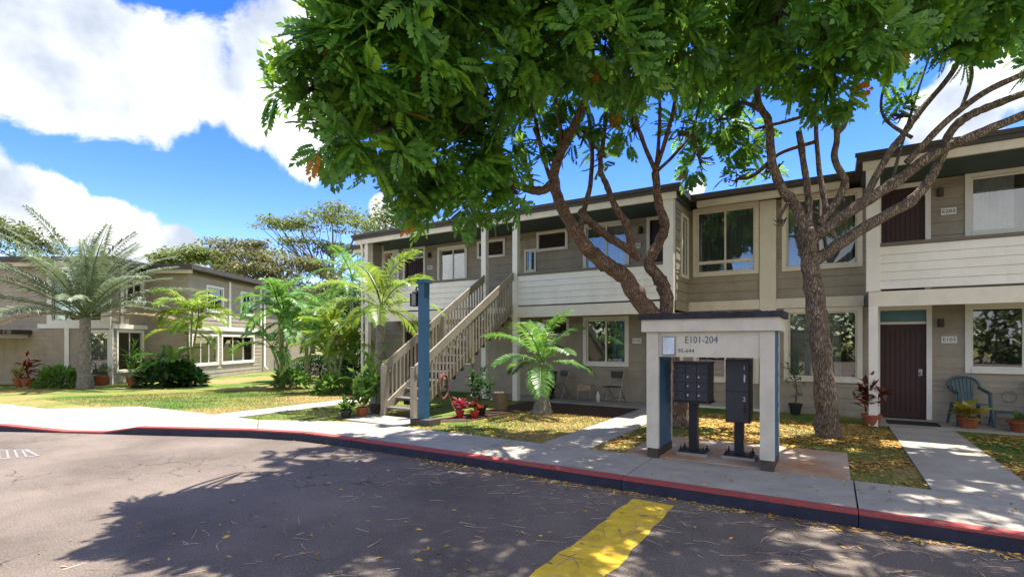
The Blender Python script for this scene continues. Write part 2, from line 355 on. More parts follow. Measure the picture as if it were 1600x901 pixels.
def text_mesh(s, size, mat, ext=.002):
    c = bpy.data.curves.new('lettering', 'FONT'); c.body = s; c.size = size; c.extrude = ext; c.align_x = 'CENTER'; c.align_y = 'CENTER'; c.resolution_u = 2
    o = bpy.data.objects.new('lettering_tmp', c); COL.objects.link(o)
    dg = bpy.context.evaluated_depsgraph_get(); me = bpy.data.meshes.new_from_object(o.evaluated_get(dg))
    bpy.data.objects.remove(o); me.materials.clear(); me.materials.append(MATS[mat]); return me
UPR = Matrix.Rotation(R(90), 4, 'X')      # text that faces -y and reads upright
def letter(parent, s, size, u, y, z, F, mat='ink', sx=1.0):
    return link('lettering', text_mesh(s, size, mat), parent, F @ Matrix.Translation((u, y, z)) @ UPR @ Matrix.Diagonal((sx, 1, 1, 1)))

# ------------------------------------------------------------------ ground, road, pavement
K = [(12, 6.0), (5.02, 6.0), (2.62, 6.0), (.22, 6.0), (-2.18, 6.0), (-4.58, 6.0), (-6.98, 5.98), (-8.2, 5.92), (-9.3, 5.6), (-11.5, 4.6), (-12.2, 4.28), (-13.0, 3.92), (-14.3, 3.3), (-17, 2.1), (-22, -.2), (-34, -5.6), (-60, -17.5)]
KZ = [0, 0, 0, 0, 0, 0, 0, 0, 0, 0, -.115, -.12, -.02, 0, 0, 0, 0]
B = [(12, 7.38), (5.02, 7.38), (2.62, 7.38), (.22, 7.38), (-2.18, 7.38), (-4.58, 7.38), (-6.98, 7.42), (-8.5, 7.3), (-10.4, 6.42), (-13.0, 6.3), (-14.1, 6.25), (-15.2, 6.15), (-16.6, 4.7), (-19.4, 4.4), (-24, 3.4), (-36, -1.0), (-62, -12)]
def kerb_y(x):
    for (x1, y1), (x0, y0) in zip(K[:-1], K[1:]):
        if x0 <= x <= x1: return y0 + (y1 - y0) * (x - x0) / (x1 - x0)
    return K[0][1] if x > K[0][0] else K[-1][1]
def back_y(x):
    for (x1, y1), (x0, y0) in zip(B[:-1], B[1:]):
        if x0 <= x <= x1: return y0 + (y1 - y0) * (x - x0) / (x1 - x0)
    return B[0][1]
def sst(a, b, v):
    t = min(1, max(0, (v - a) / (b - a))); return t * t * (3 - 2 * t)
def lawn_z(x, y):
    cy = -SN * x + CS * y
    z = -.03 - .22 * sst(14, 22, cy) * sst(11, 17, -x)
    return z - .14 if (y < back_y(x) - .2 and x < -8) else z
g = MB(); g.add([(-2500, -2500, -.7), (2500, -2500, -.7), (2500, 2500, -.7), (-2500, 2500, -.7)], [(0, 1, 2, 3)])
structure(build(g, 'ground', 'grass'))
g = MB(); n = len(K)
vs = [(x, y, -.15) for x, y in K] + [(-60, -60, -.15), (12, -60, -.15)]
g.add(vs, [tuple(range(len(vs)))[::-1]]); g.add([(12, 6.0, -.15), (12, -60, -.15), (60, -60, -.15), (60, 6.0, -.15)], [(0, 1, 2, 3)])
structure(build(g, 'road', 'asphalt'))
xs = np.concatenate([np.arange(-60, -26, 2.), np.arange(-26, 14, .5), np.arange(14, 41, 3.)])
ts = np.concatenate([np.linspace(0, 1, 30)[:-1] ** 1.0 * 12, np.linspace(12, 70, 20)])
V = []; F = []
for i, x in enumerate(xs):
    y0 = kerb_y(x) + .4
    for t in ts: V.append((x, y0 + t, lawn_z(x, y0 + t) + (rnd.uniform(-.008, .008) if t > 2 else 0)))
m = len(ts)
for i in range(len(xs) - 1):
    for j in range(m - 1): F.append((i*m+j, (i+1)*m+j, (i+1)*m+j+1, i*m+j+1))
structure(build(MB().add(V, F), 'lawn', 'grass', smooth=True))
# kerb: painted body and red top
kb = MB(); kp = MB(); KI = []
for i, (x, y) in enumerate(K):
    a = Vector(K[max(i - 1, 0)]); b = Vector(K[min(i + 1, n - 1)]); d = (b - a).normalized(); nn = Vector((d.y, -d.x))
    if nn.y < 0: nn = -nn
    KI.append(Vector((x, y)) + nn * .16)
for i in range(n - 1):
    (x0, y0), (x1, y1) = K[i], K[i + 1]; a, b = KI[i], KI[i + 1]; z0, z1 = KZ[i], KZ[i + 1]
    gap = .004 if 0 < i < 8 else 0
    kb.add([(x0-gap, y0, -.4), (x1+gap, y1, -.4), (b.x+gap, b.y, -.4), (a.x-gap, a.y, -.4), (x0-gap, y0, z0), (x1+gap, y1, z1), (b.x+gap, b.y, z1), (a.x-gap, a.y, z0)],
           ((0,1,2,3),(4,7,6,5),(0,4,5,1),(1,5,6,2),(2,6,7,3),(3,7,4,0)))
    e = .012
    kp.add([(x0-gap, y0 - .003, z0 - .022), (x1+gap, y1 - .003, z1 - .022), (x0-gap, y0 - .003, z0 + .004), (x1+gap, y1 - .003, z1 + .004), (a.x-gap, a.y - e, z0 + .004), (b.x+gap, b.y - e, z1 + .004)],
           ((0, 2, 3, 1), (2, 4, 5, 3)))
kerb = structure(build(kb, 'kerb', 'kerb_dark')); build(kp, 'red_paint', 'kerb_red', kerb)
side = structure(link('sidewalk', MB().add([(x, y, -.3) for x, y in (list(map(tuple, KI)) + B[::-1])], [tuple(range(2 * n))]).mesh('sidewalk', 'base_brown')))
def slab4(q, top, name, parent, mat='concrete', th=.12, gap=.007):
    c = sum((Vector(p[:2]) for p in q), Vector((0, 0))) / 4
    qs = []
    for p in q:
        v = Vector(p[:2]); dv = (c - v).normalized(); qs.append((v + dv * gap * 1.4, p[2] if len(p) > 2 else top))
    mb = MB(); vs = [(v.x, v.y, z - th) for v, z in qs] + [(v.x, v.y, z) for v, z in qs]
    mb.add(vs, ((0,3,2,1),(4,5,6,7),(0,1,5,4),(1,2,6,5),(2,3,7,6),(3,0,4,7)))
    return build(mb, name, mat, parent)
for i in range(n - 1):
    slab4([(*B[i], 0), (*B[i+1], 0), (*KI[i+1], KZ[i+1]), (*KI[i], KZ[i])], 0, 'slab', side)
def walk(name, x0, x1, y0, y1, step, top=.0, mat='concrete'):
    w = structure(link(name, MB().box(x0, x1, y0, y1, -.2, top - .03).mesh(name, 'base_brown')))
    k = max(1, round((y1 - y0) / step)); h = (y1 - y0) / k
    for i in range(k):
        a, b = y0 + i * h, y0 + (i + 1) * h
        slab4([(x0, a), (x1, a), (x1, b), (x0, b)], top, 'slab', w, mat)
    return w
walk('footpath', -4.05, -3.2, 7.39, 12.62, 1.8)
walk('footpath', .95, 1.95, 7.39, 12.62, 2.6)
walk('footpath', -12.1, -11.2, 6.38, 22.4, 2.0, -.005)
walk('stair_landing', -9.0, -7.3, 7.44, 8.36, 2)
walk('mailbox_pad', -2.62, .2, 7.39, 9.1, 4, .012, 'concrete_pad')
walk('patio', -9.5, -3.05, 12.64, 13.88, 2, .012)
walk('patio', .62, 6.0, 12.64, 13.88, 2, .012)
structure(build(MB().add([(-7.3, 10.75, -.012), (-4.1, 10.95, -.012), (-4.1, 12.62, -.012), (-7.3, 12.62, -.012)], [(0,1,2,3)]), 'mulch_bed', 'soil'))
structure(build(MB().add([(-7.25, 8.1, -.013), (-6.55, 8.7, -.013), (-6.4, 10.74, -.013), (-7.25, 10.74, -.013)], [(0,1,2,3)]), 'mulch_bed', 'soil'))
# painted markings
ye = MB(); N_ = 26; vs = []
for i in range(N_ + 1):
    y = 5.74 - i * .2
    j = lambda: rnd.uniform(-.022, .022) if i else 0
    vs += [(-1.95 - i * .002 + j(), y + (0 if i else rnd.uniform(-.03, .03)), -.146), (-1.47 + j(), y + (.0), -.146)]
ye.add(vs, [(2*i, 2*i+2, 2*i+3, 2*i+1) for i in range(N_)])
structure(build(ye, 'yellow_line', 'yellow_paint'))
hm = MB(); o0 = Vector((-11.3, 2.72)); ax = Vector((CS, SN)); ay = Vector((-SN, CS))
def strip(p, q, w):
    d = (q - p).normalized(); nn = Vector((-d.y, d.x)) * w / 2
    hm.add([(*(p - nn), -.146), (*(q - nn), -.146), (*(q + nn), -.146), (*(p + nn), -.146)], [(0, 1, 2, 3)])
c4 = [P(-70, 722, 1.8*800/187), P(60, 712, 1.8*800/177), P(40, 702, 1.8*800/167), P(-70, 704, 1.8*800/169)]
c4 = [Vector((p.x, p.y)) for p in c4]
for a, b in ((0, 1), (1, 2), (2, 3)): strip(c4[a], c4[b], .045)
for k in range(1, 9):
    f = k / 9; strip(c4[0].lerp(c4[1], f - .04), c4[3].lerp(c4[2], f + .06), .028)
structure(build(hm, 'hatched_marking', 'white_paint'))

# ------------------------------------------------------------------ building kit
BM = MB(); BM.add([(0, -.026, 0), (1, -.026, 0), (1, 0, 0), (0, 0, 0), (0, -.010, 1), (1, -.010, 1), (1, 0, 1), (0, 0, 1)],
                  ((0,3,2,1),(4,5,6,7),(0,1,5,4),(1,2,6,5),(2,3,7,6),(3,0,4,7)))
BOARD = {}
def board_mesh(mat):
    if mat not in BOARD: BOARD[mat] = BM.mesh('siding_board', mat)
    return BOARD[mat]
def intervals(u0, u1, ops, z0, z1):
    cut = sorted((a, b) for a, b, c, d in ops if c < z1 - 1e-4 and d > z0 + 1e-4); res = []; u = u0
    for a, b in cut:
        if a > u + .02: res.append((u, a))
        u = max(u, b)
    if u1 > u + .02: res.append((u, u1))
    return res
def bands(z0, z1, ops, course=None):
    zs = {z0, z1} | {z for o in ops for z in o[2:] if z0 < z < z1}
    if course:
        k = 0
        while z0 + k * course < z1 - .02: zs.add(round(z0 + k * course, 4)); k += 1
    zs = sorted(zs); o = [zs[0]]
    for z in zs[1:]:
        if z - o[-1] > .035: o.append(z)
    return list(zip(o[:-1], o[1:]))
def wall(root, F, u0, u1, z0, z1, ops, course=.23, boards=True, mat='siding', bmat='siding_board_paint', thick=.16):
    mb = MB()
    for a, b in bands(z0, z1, ops):
        for p, q in intervals(u0, u1, ops, a, b): mb.box(p, q, 0, thick, a, b)
    w = build(mb, 'wall', mat, root, F)
    joined = MB()
    for a, b in bands(z0, z1, ops, course):
        for p, q in intervals(u0, u1, ops, a, b):
            Mx = F @ Matrix.Translation((p, 0, a)) @ Matrix.Diagonal((q - p, 1, b - a - .004, 1))
            if boards: link('siding_board', board_mesh(bmat), w, Mx)
            else: joined.add([Matrix.Translation((p, 0, a)) @ Matrix.Diagonal((q - p, 1, b - a - .004, 1)) @ Vector(v) for v in BM.v], BM.f)
    if not boards:
        j = build(joined, 'siding_boards', bmat, w, F); j['kind'] = 'stuff'
    return w
def casing(u0, u1, z0, z1, w=.10, y0=-.055, y1=0, bottom=True):
    mb = MB(); mb.box(u0 - w, u0, y0, y1, z0 - (w if bottom else 0), z1 + w); mb.box(u1, u1 + w, y0, y1, z0 - (w if bottom else 0), z1 + w)
    mb.box(u0, u1, y0 + .003, y1, z1, z1 + w)
    if bottom: mb.box(u0, u1, y0 - .02, y1, z0 - w, z0)
    return mb
def curtain_mesh(u0, u1, z0, z1, y):
    mb = MB(); k = max(6, int((u1 - u0) / .035)); vs = []
    for i in range(k + 1):
        u = u0 + (u1 - u0) * i / k; dy = .022 * math.sin(i * 1.9) + rnd.uniform(-.006, .006); vs += [(u, y + dy, z0), (u, y + dy * .7, z1)]
    return mb.add(vs, [(2*i, 2*i+2, 2*i+3, 2*i+1) for i in range(k)])
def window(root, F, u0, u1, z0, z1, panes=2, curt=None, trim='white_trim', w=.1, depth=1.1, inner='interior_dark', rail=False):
    f = build(casing(u0, u1, z0, z1, w), 'window', trim, root, F)
    mb = MB(); s = .035
    mb.box(u0, u0+s, .01, .05, z0, z1); mb.box(u1-s, u1, .01, .05, z0, z1); mb.box(u0+s, u1-s, .012, .05, z0, z0+s); mb.box(u0+s, u1-s, .012, .05, z1-s, z1)
    for k in range(1, panes):
        u = u0 + (u1-u0)*k/panes; mb.box(u-.022, u+.022, .008, .052, z0+s, z1-s)
    if rail: mb.box(u0+s, u1-s, .006, .05, z0+.22, z0+.30)
    build(mb, 'sash', trim, f, F)
    for k in range(panes):
        a = u0+s + (u1-u0-2*s)*k/panes + .004; b = u0+s + (u1-u0-2*s)*(k+1)/panes - .004
        build(MB().box(a, b, .028, .034, z0+s, z1-s), 'pane', 'glass', f, F)
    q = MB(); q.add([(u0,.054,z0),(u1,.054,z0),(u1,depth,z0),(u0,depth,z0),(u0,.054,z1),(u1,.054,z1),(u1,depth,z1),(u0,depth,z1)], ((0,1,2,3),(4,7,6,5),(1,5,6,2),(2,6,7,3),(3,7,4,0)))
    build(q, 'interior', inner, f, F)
    for c in (curt or []):
        a, b, m = c; build(curtain_mesh(u0+(u1-u0)*a, u0+(u1-u0)*b, z0+.02, z1-.02, .12), 'curtain', m, f, F)
    return f
def door(root, F, u0, u1, z0, z1, transom=.0, trim='white_trim'):
    zt = z1 + transom
    d = build(casing(u0, u1, z0, zt, .09, bottom=False), 'door', trim, root, F)
    mb = MB().box(u0, u1, .05, .09, z0, z1)
    k = 9
    for i in range(k):
        a = u0 + (u1-u0)*(i+.18)/k; b = u0 + (u1-u0)*(i+.82)/k; mb.box(a, b, .036, .05, z0+.12, z1-.12)
    build(mb, 'door_leaf', 'door_dark', d, F)
    h = MB().box(u1-.13, u1-.06, .018, .036, z0+.92, z0+1.06); h.tube([(u1-.095, .02, z0+.98), (u1-.095, -.03, z0+.98)], .018, 8); h.lathe([(.001,0),(.03,.01),(.03,.04),(.001,.05)], 8, (u1-.095, -.035, z0+.955))
    build(h, 'handle', 'metal_grey', d, F)
    if transom: build(MB().box(u0, u1, .03, .09, z1+.05, zt), 'transom', 'transom_teal', d, F); build(MB().box(u0, u1, .015, .09, z1, z1+.05), 'transom_bar', trim, d, F)
    return d
def vent(root, F, u0, u1, z0, z1):
    v = build(casing(u0, u1, z0, z1, .08), 'vent', 'white_trim', root, F)
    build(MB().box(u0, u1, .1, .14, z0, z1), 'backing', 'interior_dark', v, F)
    k = 6; h = (z1 - z0) / k
    sl = MB().add([(u0,.0,0),(u1,.0,0),(u1,.07,h*1.1),(u0,.07,h*1.1),(u0,.012,-.004),(u1,.012,-.004),(u1,.082,h*1.1-.004),(u0,.082,h*1.1-.004)], ((0,1,2,3),(7,6,5,4),(0,4,5,1),(3,2,6,7),(1,5,6,2),(0,3,7,4))).mesh('louvre', 'louvre_brown')
    for i in range(k): link('louvre', sl, v, F @ Matrix.Translation((0, 0, z0 + i*h)))
def wall_lamp(root, F, u, z):
    l = build(MB().box(u-.05, u+.05, -.035, 0, z-.06, z+.06), 'wall_lamp', 'metal_black', root, F)
    build(MB().lathe([(.05,-.09),(.055,-.08),(.055,.08),(.045,.09)], 12, (u, -.085, z)), 'lamp_shade', 'louvre_brown', l, F)
def plate(root, F, u, z, s):
    p = build(MB().box(u-.125, u+.125, -.045, -.027, z-.07, z+.07), 'unit_sign', 'sign_white', root, F)
    letter(p, s, .095, u, -.048, z, F, 'ink', 1.15)

# ------------------------------------------------------------------ main apartment building
FY = 13.9
F0 = T(0, FY, 0)
apt = thing('apartment_building', 'two storey taupe clapboard apartment building with white balconies behind the mailbox shelter', 'building', T(-5, 14, 0))
up = [(-13.3,-12.4,2.70,5.0), (-14.35,-13.7,3.75,5.0), (-11.65,-10.55,3.8,4.88), (-9.95,-9.0,4.5,4.93), (-8.14,-7.84,3.9,4.5), (-7.68,-6.78,4.53,4.97), (-6.1,-4.9,3.72,5.0), (-4.22,-3.42,2.70,4.98),
      (-2.98,-1.62,3.45,5.02), (-.92,.48,3.45,5.02), (.92,1.68,2.70,4.98), (2.42,4.1,3.9,5.02)]
lo = [(-13.3,-12.4,.0,2.35), (-11.6,-10.4,1.0,2.3), (-7.46,-6.74,1.93,2.28), (-6.1,-4.92,1.07,2.3), (-4.22,-3.42,0,2.35), (-2.98,-1.62,.74,2.2), (-.88,.48,.84,2.36), (.9,1.7,0,2.35), (2.42,4.0,1.13,2.36)]
wall(apt, F0, -15.3, 6, 2.45, 5.10, up, .245)
wall(apt, F0, -15.3, 6, -.1, 2.45, lo, .245)
door(apt, F0, -13.3,-12.4,2.7,4.7,.3); window(apt, F0, -14.35,-13.7,3.75,5.0, 1)
window(apt, F0, -11.65,-10.55,3.8,4.88, 2, [(.5, 1, 'blind_grey')]); vent(apt, F0, -9.95,-9.0,4.5,4.93)
window(apt, F0, -8.14,-7.84,3.9,4.5, 1, [(0,1,'curtain_blue')], w=.06); vent(apt, F0, -7.68,-6.78,4.53,4.97)
window(apt, F0, -6.1,-4.9,3.72,5.0, 2, [(0,.5,'blind_grey'),(.5,1,'curtain')]); door(apt, F0, -4.22,-3.42,2.7,4.98)
window(apt, F0, -2.98,-1.62,3.45,5.02, 2, [(.0,1,'blind_grey')], 'cream_trim', rail=True)
window(apt, F0, -.92,.48,3.45,5.02, 2, [(0,.95,'curtain')], 'cream_trim')
door(apt, F0, .92,1.68,2.7,4.98); window(apt, F0, 2.42,4.1,3.9,5.02, 2, [(0,.4,'curtain')])
door(apt, F0, -13.3,-12.4,.0,2.05,.3); window(apt, F0, -11.6,-10.4,1.0,2.3, 2)
vent(apt, F0, -7.46,-6.74,1.93,2.28); window(apt, F0, -6.1,-4.92,1.07,2.3, 2, [(.62,1,'curtain_blue')])
door(apt, F0, -4.22,-3.42,0,2.05,.3); window(apt, F0, -2.98,-1.62,.74,2.2, 2, [(.65,1,'curtain')], 'cream_trim')
window(apt, F0, -.88,.48,.84,2.36, 2, [(0,.78,'curtain')], 'cream_trim'); door(apt, F0, .9,1.7,.02,2.05,.3); window(apt, F0, 2.42,4.0,1.13,2.36, 2)
for s, u, z in (('E201',-12.1,4.31),('E202',-4.6,4.33),('E203',2.06,4.38),('E102',-4.58,1.70),('E103',2.07,1.71)): plate(apt, F0, u, z, s)
for u, z in ((-12.1,4.74),(-4.48,4.74),(1.92,4.79),(1.93,2.06),(-12.1,2.0)): wall_lamp(apt, F0, u, z)
# vertical and horizontal trim boards on the bay between the balconies
build(MB().box(-1.50,-1.14,-.075,-.027,.0,5.1), 'trim_board', 'cream_trim', apt, F0)
build(MB().box(-3.18,-1.503,-.09,-.027,2.47,2.70), 'trim_board', 'cream_trim', apt, F0)
build(MB().box(-1.137,.60,-.09,-.027,2.47,2.70), 'trim_board', 'cream_trim', apt, F0)
build(MB().box(-3.18,-1.503,-.05,-.027,-.05,.02), 'trim_board', 'cream_trim', apt, F0)
# shell behind: end walls, back wall
build(MB().box(-15.3,-15.14,14.062,23,-.1,5.1).box(5.84,6.0,14.062,23,-.1,5.1).box(-15.14,5.84,22.84,23,-.1,5.1).box(-15.14,5.84,15.1,22.8,2.45,2.6), 'shell_wall', 'siding', apt, Matrix())
# balconies
def balcony(x0, x1, spans):
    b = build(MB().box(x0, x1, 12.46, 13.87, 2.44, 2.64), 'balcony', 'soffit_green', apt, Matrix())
    build(MB().box(x0, x1, 12.38, 12.458, 2.36, 2.655), 'beam', 'cream_trim', b, Matrix())
    for a, c in spans:
        k = 5; h = .835 / k
        for i in range(k):
            link('parapet_board', board_mesh('parapet_paint'), b, T(a, 12.415, 2.70 + i*h) @ Matrix.Diagonal((c - a, 1, h - .004, 1)))
        build(MB().box(a, c, 12.416, 12.50, 2.70, 3.535), 'parapet', 'parapet_paint', b, Matrix())
        build(MB().box(a, c, 12.37, 12.53, 3.54, 3.60), 'cap_rail', 'cap_brown', b, Matrix())
balcony(-13.78, -3.2, [(-13.58, -8.80), (-7.55, -3.44)])
balcony(.62, 6.0, [(.80, 6.0)])
for x0, x1, z0, z1, y0, y1 in ((-8.80,-8.64,0,5.1,12.36,12.52), (-7.71,-7.55,0,5.1,12.36,12.52), (-3.44,-3.2,2.66,5.1,12.35,12.55), (-3.4,-3.24,0,2.36,12.37,12.53), (.58,.80,2.66,5.1,12.35,12.55), (.62,.77,0,2.36,12.37,12.53), (-13.75,-13.6,0,2.36,12.37,12.5)):
    build(MB().box(x0, x1, y0, y1, z0, z1), 'post', 'white_trim', apt, Matrix())
Fs = T(-3.2, 12.552, 0, R(90))
sw = [(.52, 1.08, 3.35, 4.8)]
wall(apt, Fs, 0, 1.32, 2.44, 5.1, sw, .245); window(apt, Fs, .52, 1.08, 3.35, 4.8, 1, None, 'white_trim', .07, .5)
Fw = T(-13.6, 12.50, 0, R(90))
wall(apt, Fw, 0, .55, 2.66, 5.1, [], .245); build(MB().box(0, .06, -.05, -.027, 2.66, 5.1).box(.49,.55,-.05,-.027,2.66,5.1), 'trim_board', 'white_trim', apt, Fw)
build(MB().box(-13.76,-13.6,12.36,12.498,2.66,5.1), 'post', 'white_trim', apt, Matrix())
build(MB().tube([(-13.86,12.3,5.2),(-13.86,12.3,5.05),(-13.84,12.33,4.9),(-13.84,12.33,.1),(-13.84,12.2,.0)], .045, 10), 'downpipe', 'white_trim', apt, Matrix(), True)
# roof
roof = build(MB().box(-15.7, 6.5, 13.38, 23.5, 5.22, 5.38), 'roof', 'fascia_dark', apt, Matrix())
for x0, x1 in ((-14.25, -3.02), (.42, 6.5)):
    build(MB().box(x0, x1, 12.24, 13.377, 5.222, 5.383), 'fascia', 'fascia_dark', roof, Matrix())
    build(MB().box(x0-.03, x1+.03, 12.205, 12.237, 5.31, 5.395), 'drip_edge', 'fascia_dark', roof, Matrix())
    build(MB().box(x0+.10, x1-.10, 12.285, 12.347, 5.06, 5.219), 'eave_trim', 'cream_trim', roof, Matrix())
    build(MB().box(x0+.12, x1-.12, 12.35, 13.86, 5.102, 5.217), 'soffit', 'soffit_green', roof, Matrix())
build(MB().box(-2.9,.32,13.46,13.60,5.07,5.218), 'eave_trim', 'cream_trim', roof, Matrix()); build(MB().box(-2.9,.32,13.602,13.84,5.125,5.217), 'soffit', 'soffit_green', roof, Matrix())
build(MB().box(-15.6,-14.3,13.46,13.84,5.07,5.218), 'eave_trim', 'cream_trim', roof, Matrix())
gut = build(MB().box(-2.95,.38,13.28,13.376,5.24,5.34), 'gutter', 'fascia_dark', roof, Matrix())

# ------------------------------------------------------------------ outside staircase
SX0, SX1, SY0, NR = -8.60, -7.76, 8.37, 14
RISE = 2.66 / NR; RUN = (12.37 - SY0) / (NR - 1); SL = RISE / RUN
st = thing('staircase', 'straight wooden outside stair with cream picket rails rising to the upper balcony', 'staircase', T(-8.2, 8.4, 0))
tm = MB().box(SX0, SX1, 0, .30, -.045, 0).mesh('tread', 'tread')
for i in range(NR - 1): link('tread', tm, st, T(0, SY0 + i*RUN - .02, (i+1)*RISE))
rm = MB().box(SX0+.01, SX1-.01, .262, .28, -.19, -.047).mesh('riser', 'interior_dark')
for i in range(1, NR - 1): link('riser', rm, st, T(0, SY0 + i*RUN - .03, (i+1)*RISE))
def slope_board(x0, x1, ya, yb, za, h):      # lower edge starts at za at ya
    zb = za + (yb - ya) * SL
    return MB().add([(x0,ya,za),(x1,ya,za),(x1,yb,zb),(x0,yb,zb),(x0,ya,za+h),(x1,ya,za+h),(x1,yb,zb+h),(x0,yb,zb+h)], ((0,3,2,1),(4,5,6,7),(0,1,5,4),(1,2,6,5),(2,3,7,6),(3,0,4,7)))
for xs_ in (SX0 - .055, SX1 + .005):
    build(slope_board(xs_, xs_+.05, SY0, 12.34, .02, .27), 'stringer', 'stair_paint', st, Matrix())
    xo = xs_ - .052 if xs_ < -8.2 else xs_ + .052
    build(slope_board(xo-.005, xo+.045, SY0-.05, 12.34, .93, .22), 'handrail', 'stair_paint', st, Matrix())
    for yp, zz in ((SY0-.1, 1.12), (SY0+2.0, None)):
        zt = zz if zz else (yp - SY0)*SL + 1.1
        build(MB().box(xs_-.03, xs_+.08, yp, yp+.11, 0 if zz else (yp-SY0)*SL-.1, zt), 'newel_post', 'stair_paint', st, Matrix())
    bl = MB().box(xs_-.0 if xo < xs_ else xs_+.051, xs_-.0+.03 if xo < xs_ else xs_+.081, 0, .04, 0, .88).mesh('baluster', 'stair_paint')
    if xo < xs_: bl = MB().box(xs_-.035, xs_-.002, 0, .045, 0, .96).mesh('baluster', 'stair_paint')
    else: bl = MB().box(xs_+.052-.0, xs_+.085, 0, .045, 0, .96).mesh('baluster', 'stair_paint')
    k = 30
    for i in range(k):
        y = SY0 + .1 + i * (12.25 - SY0) / k
        link('baluster', bl, st, T(0, y, (y-SY0)*SL + .08))
# ------------------------------------------------------------------ neighbouring building on the left (turned to face the lawn)
def TC(cx, cy, a): p = CAMXY(cx, cy); return T(p.x, p.y, 0, a)
LZ = -.25
lb = thing('apartment_building', 'taupe two storey apartment building behind the silvery palm with white framed upper windows', 'building', TC(-20, 24, 0))
AF, AS = R(32), R(32+90)             # frames: facing the camera, facing right
AF = -0.0 + R(32); 
def FR(cx, cy, face):
    p = CAMXY(cx, cy); return T(p.x, p.y, 0, R(32) if face == 'front' else R(122))
Fa = FR(0, 23.4, 'front')            # u = cx
opsU = [(-21.0, -18.75, 2.65, 4.95)]
opsL = [(-19.3, -18.45, .15, 2.1)]
wall(lb, Fa, -34, -18.3, LZ-.2, 2.4, opsL, .22, boards=False); wall(lb, Fa, -34, -18.3, 2.4, 5.1, opsU, .22, boards=False)
window(lb, Fa, -21.0, -18.75, 2.65, 4.95, 3, [(.0,.3,'curtain')], 'white_trim', .22); window(lb, Fa, -19.3, -18.45, .15, 2.1, 1, [(0,1,'curtain')], 'white_trim', .12)
build(MB().box(-20.4,-20.2,-.07,-.027,LZ-.2,2.3), 'trim_board', 'white_trim', lb, Fa); build(MB().box(-18.45+.12,-18.2,-.09,-.027,LZ-.2,2.3), 'trim_board', 'white_trim', lb, Fa)
build(MB().box(-18.52,-18.28,-.1,-.027,2.3,5.1), 'trim_board', 'white_trim', lb, Fa); build(MB().box(-21.6,-18.52,-.1,-.027,2.3,2.5), 'trim_board', 'white_trim', lb, Fa)
Fb = FR(-18.3, 23.4, 'side')         # u = depth beyond 23.4
wall(lb, Fb, 0, 2.2, LZ-.2, 2.4, [(.35, 1.9, .35, 2.15)], .22, boards=False); window(lb, Fb, .35, 1.9, .35, 2.15, 2, [(0,.5,'curtain')], 'white_trim', .1)
wall(lb, Fb, 0, 2.2, 2.4, 5.1, [(.9, 1.9, 3.5, 4.6)], .22, boards=False); window(lb, Fb, .9, 1.9, 3.5, 4.6, 2, None, 'white_trim', .1)
build(MB().box(-.02, 2.2, -.1, -.03, 2.3, 2.5), 'trim_board', 'white_trim', lb, Fb); build(MB().box(.45,.62,-.08,-.03,2.5,5.1), 'trim_board', 'white_trim', lb, Fb)
ac = build(MB().box(1.2, 1.75, -.32, .02, 3.5, 3.86), 'air_conditioner', 'sign_white', lb, Fb); build(MB().box(1.26,1.69,-.335,-.322,3.55,3.81), 'grille', 'blind_grey', ac, Fb)
Fc = FR(0, 25.6, 'front'); wall(lb, Fc, -18.3, -16.2, LZ-.2, 5.1, [], .22, boards=False)
Fd = FR(-16.2, 25.6, 'side')
wl = [(.35, 2.5, .55, 2.0), (3.0, 6.4, .55, 2.0)]; wu = [(1.6, 3.0, 3.4, 4.6), (5.0, 6.4, 3.4, 4.6)]
wall(lb, Fd, 0, 7.4, LZ-.2, 2.4, wl, .22, boards=False); wall(lb, Fd, 0, 7.4, 2.4, 5.1, wu, .22, boards=False)
for a, b, c, d in wl: window(lb, Fd, a, b, c, d, 3, [(0,.4,'curtain')], 'white_trim', .12)
for a, b, c, d in wu: window(lb, Fd, a, b, c, d, 2, None, 'white_trim', .12)
build(MB().box(-.02,7.4,-.10,-.03,2.3,2.52), 'trim_board', 'white_trim', lb, Fd)
for u in (-.02, 3.6, 7.2): build(MB().box(u,u+.2,-.08,-.03,2.52 if u > 1 else LZ-.2,5.1 if u > 1 else 2.29), 'trim_board', 'white_trim', lb, Fd)
p0, p1 = CAMXY(-16.2, 33.2), CAMXY(-16.1, 33.3)
build(MB().tube([(p1.x, p1.y, 5.0), (p1.x, p1.y, .1), (p1.x+.3, p1.y+.05, -.1)], .05, 8), 'downpipe', 'white_trim', lb, Matrix(), True)
Mc = T(0, 0, 0, R(32))
r2 = build(MB().box(-34.5, -17.8, 22.9, 42, 5.28, 5.5).box(-17.8, -15.7, 25.1, 42, 5.281, 5.501), 'roof', 'fascia_dark', lb, Mc)
build(MB().box(-34.3, -18.0, 23.1, 23.38, 5.1, 5.277).box(-17.99, -15.95, 25.3, 25.58, 5.1, 5.277), 'eave_trim', 'cream_trim', r2, Mc)
build(MB().box(-33.9, -18.5, 23.6, 41.8, 5.102, 5.276).box(-18.45, -16.4, 25.8, 41.8, 5.102, 5.276), 'soffit', 'siding', r2, Mc)
build(MB().box(-34, -16.3, 41, 41.4, LZ-.2, 5.1).box(-34,-33.8,23.6,41,LZ-.2,5.1).box(-16.4,-16.2,33.02,41,LZ-.2,5.1), 'shell_wall', 'siding', lb, Mc)
po = build(MB().box(-34, -21.9, 21.3, 23.34, 2.02, 2.22), 'porch', 'fascia_dark', lb, Mc)
build(MB().box(-34, -22.05, 21.45, 23.34, 1.85, 2.018), 'eave_trim', 'cream_trim', po, Mc); build(MB().box(-22.35,-22.1,21.5,21.72,LZ-.2,1.848), 'post', 'white_trim', po, Mc)

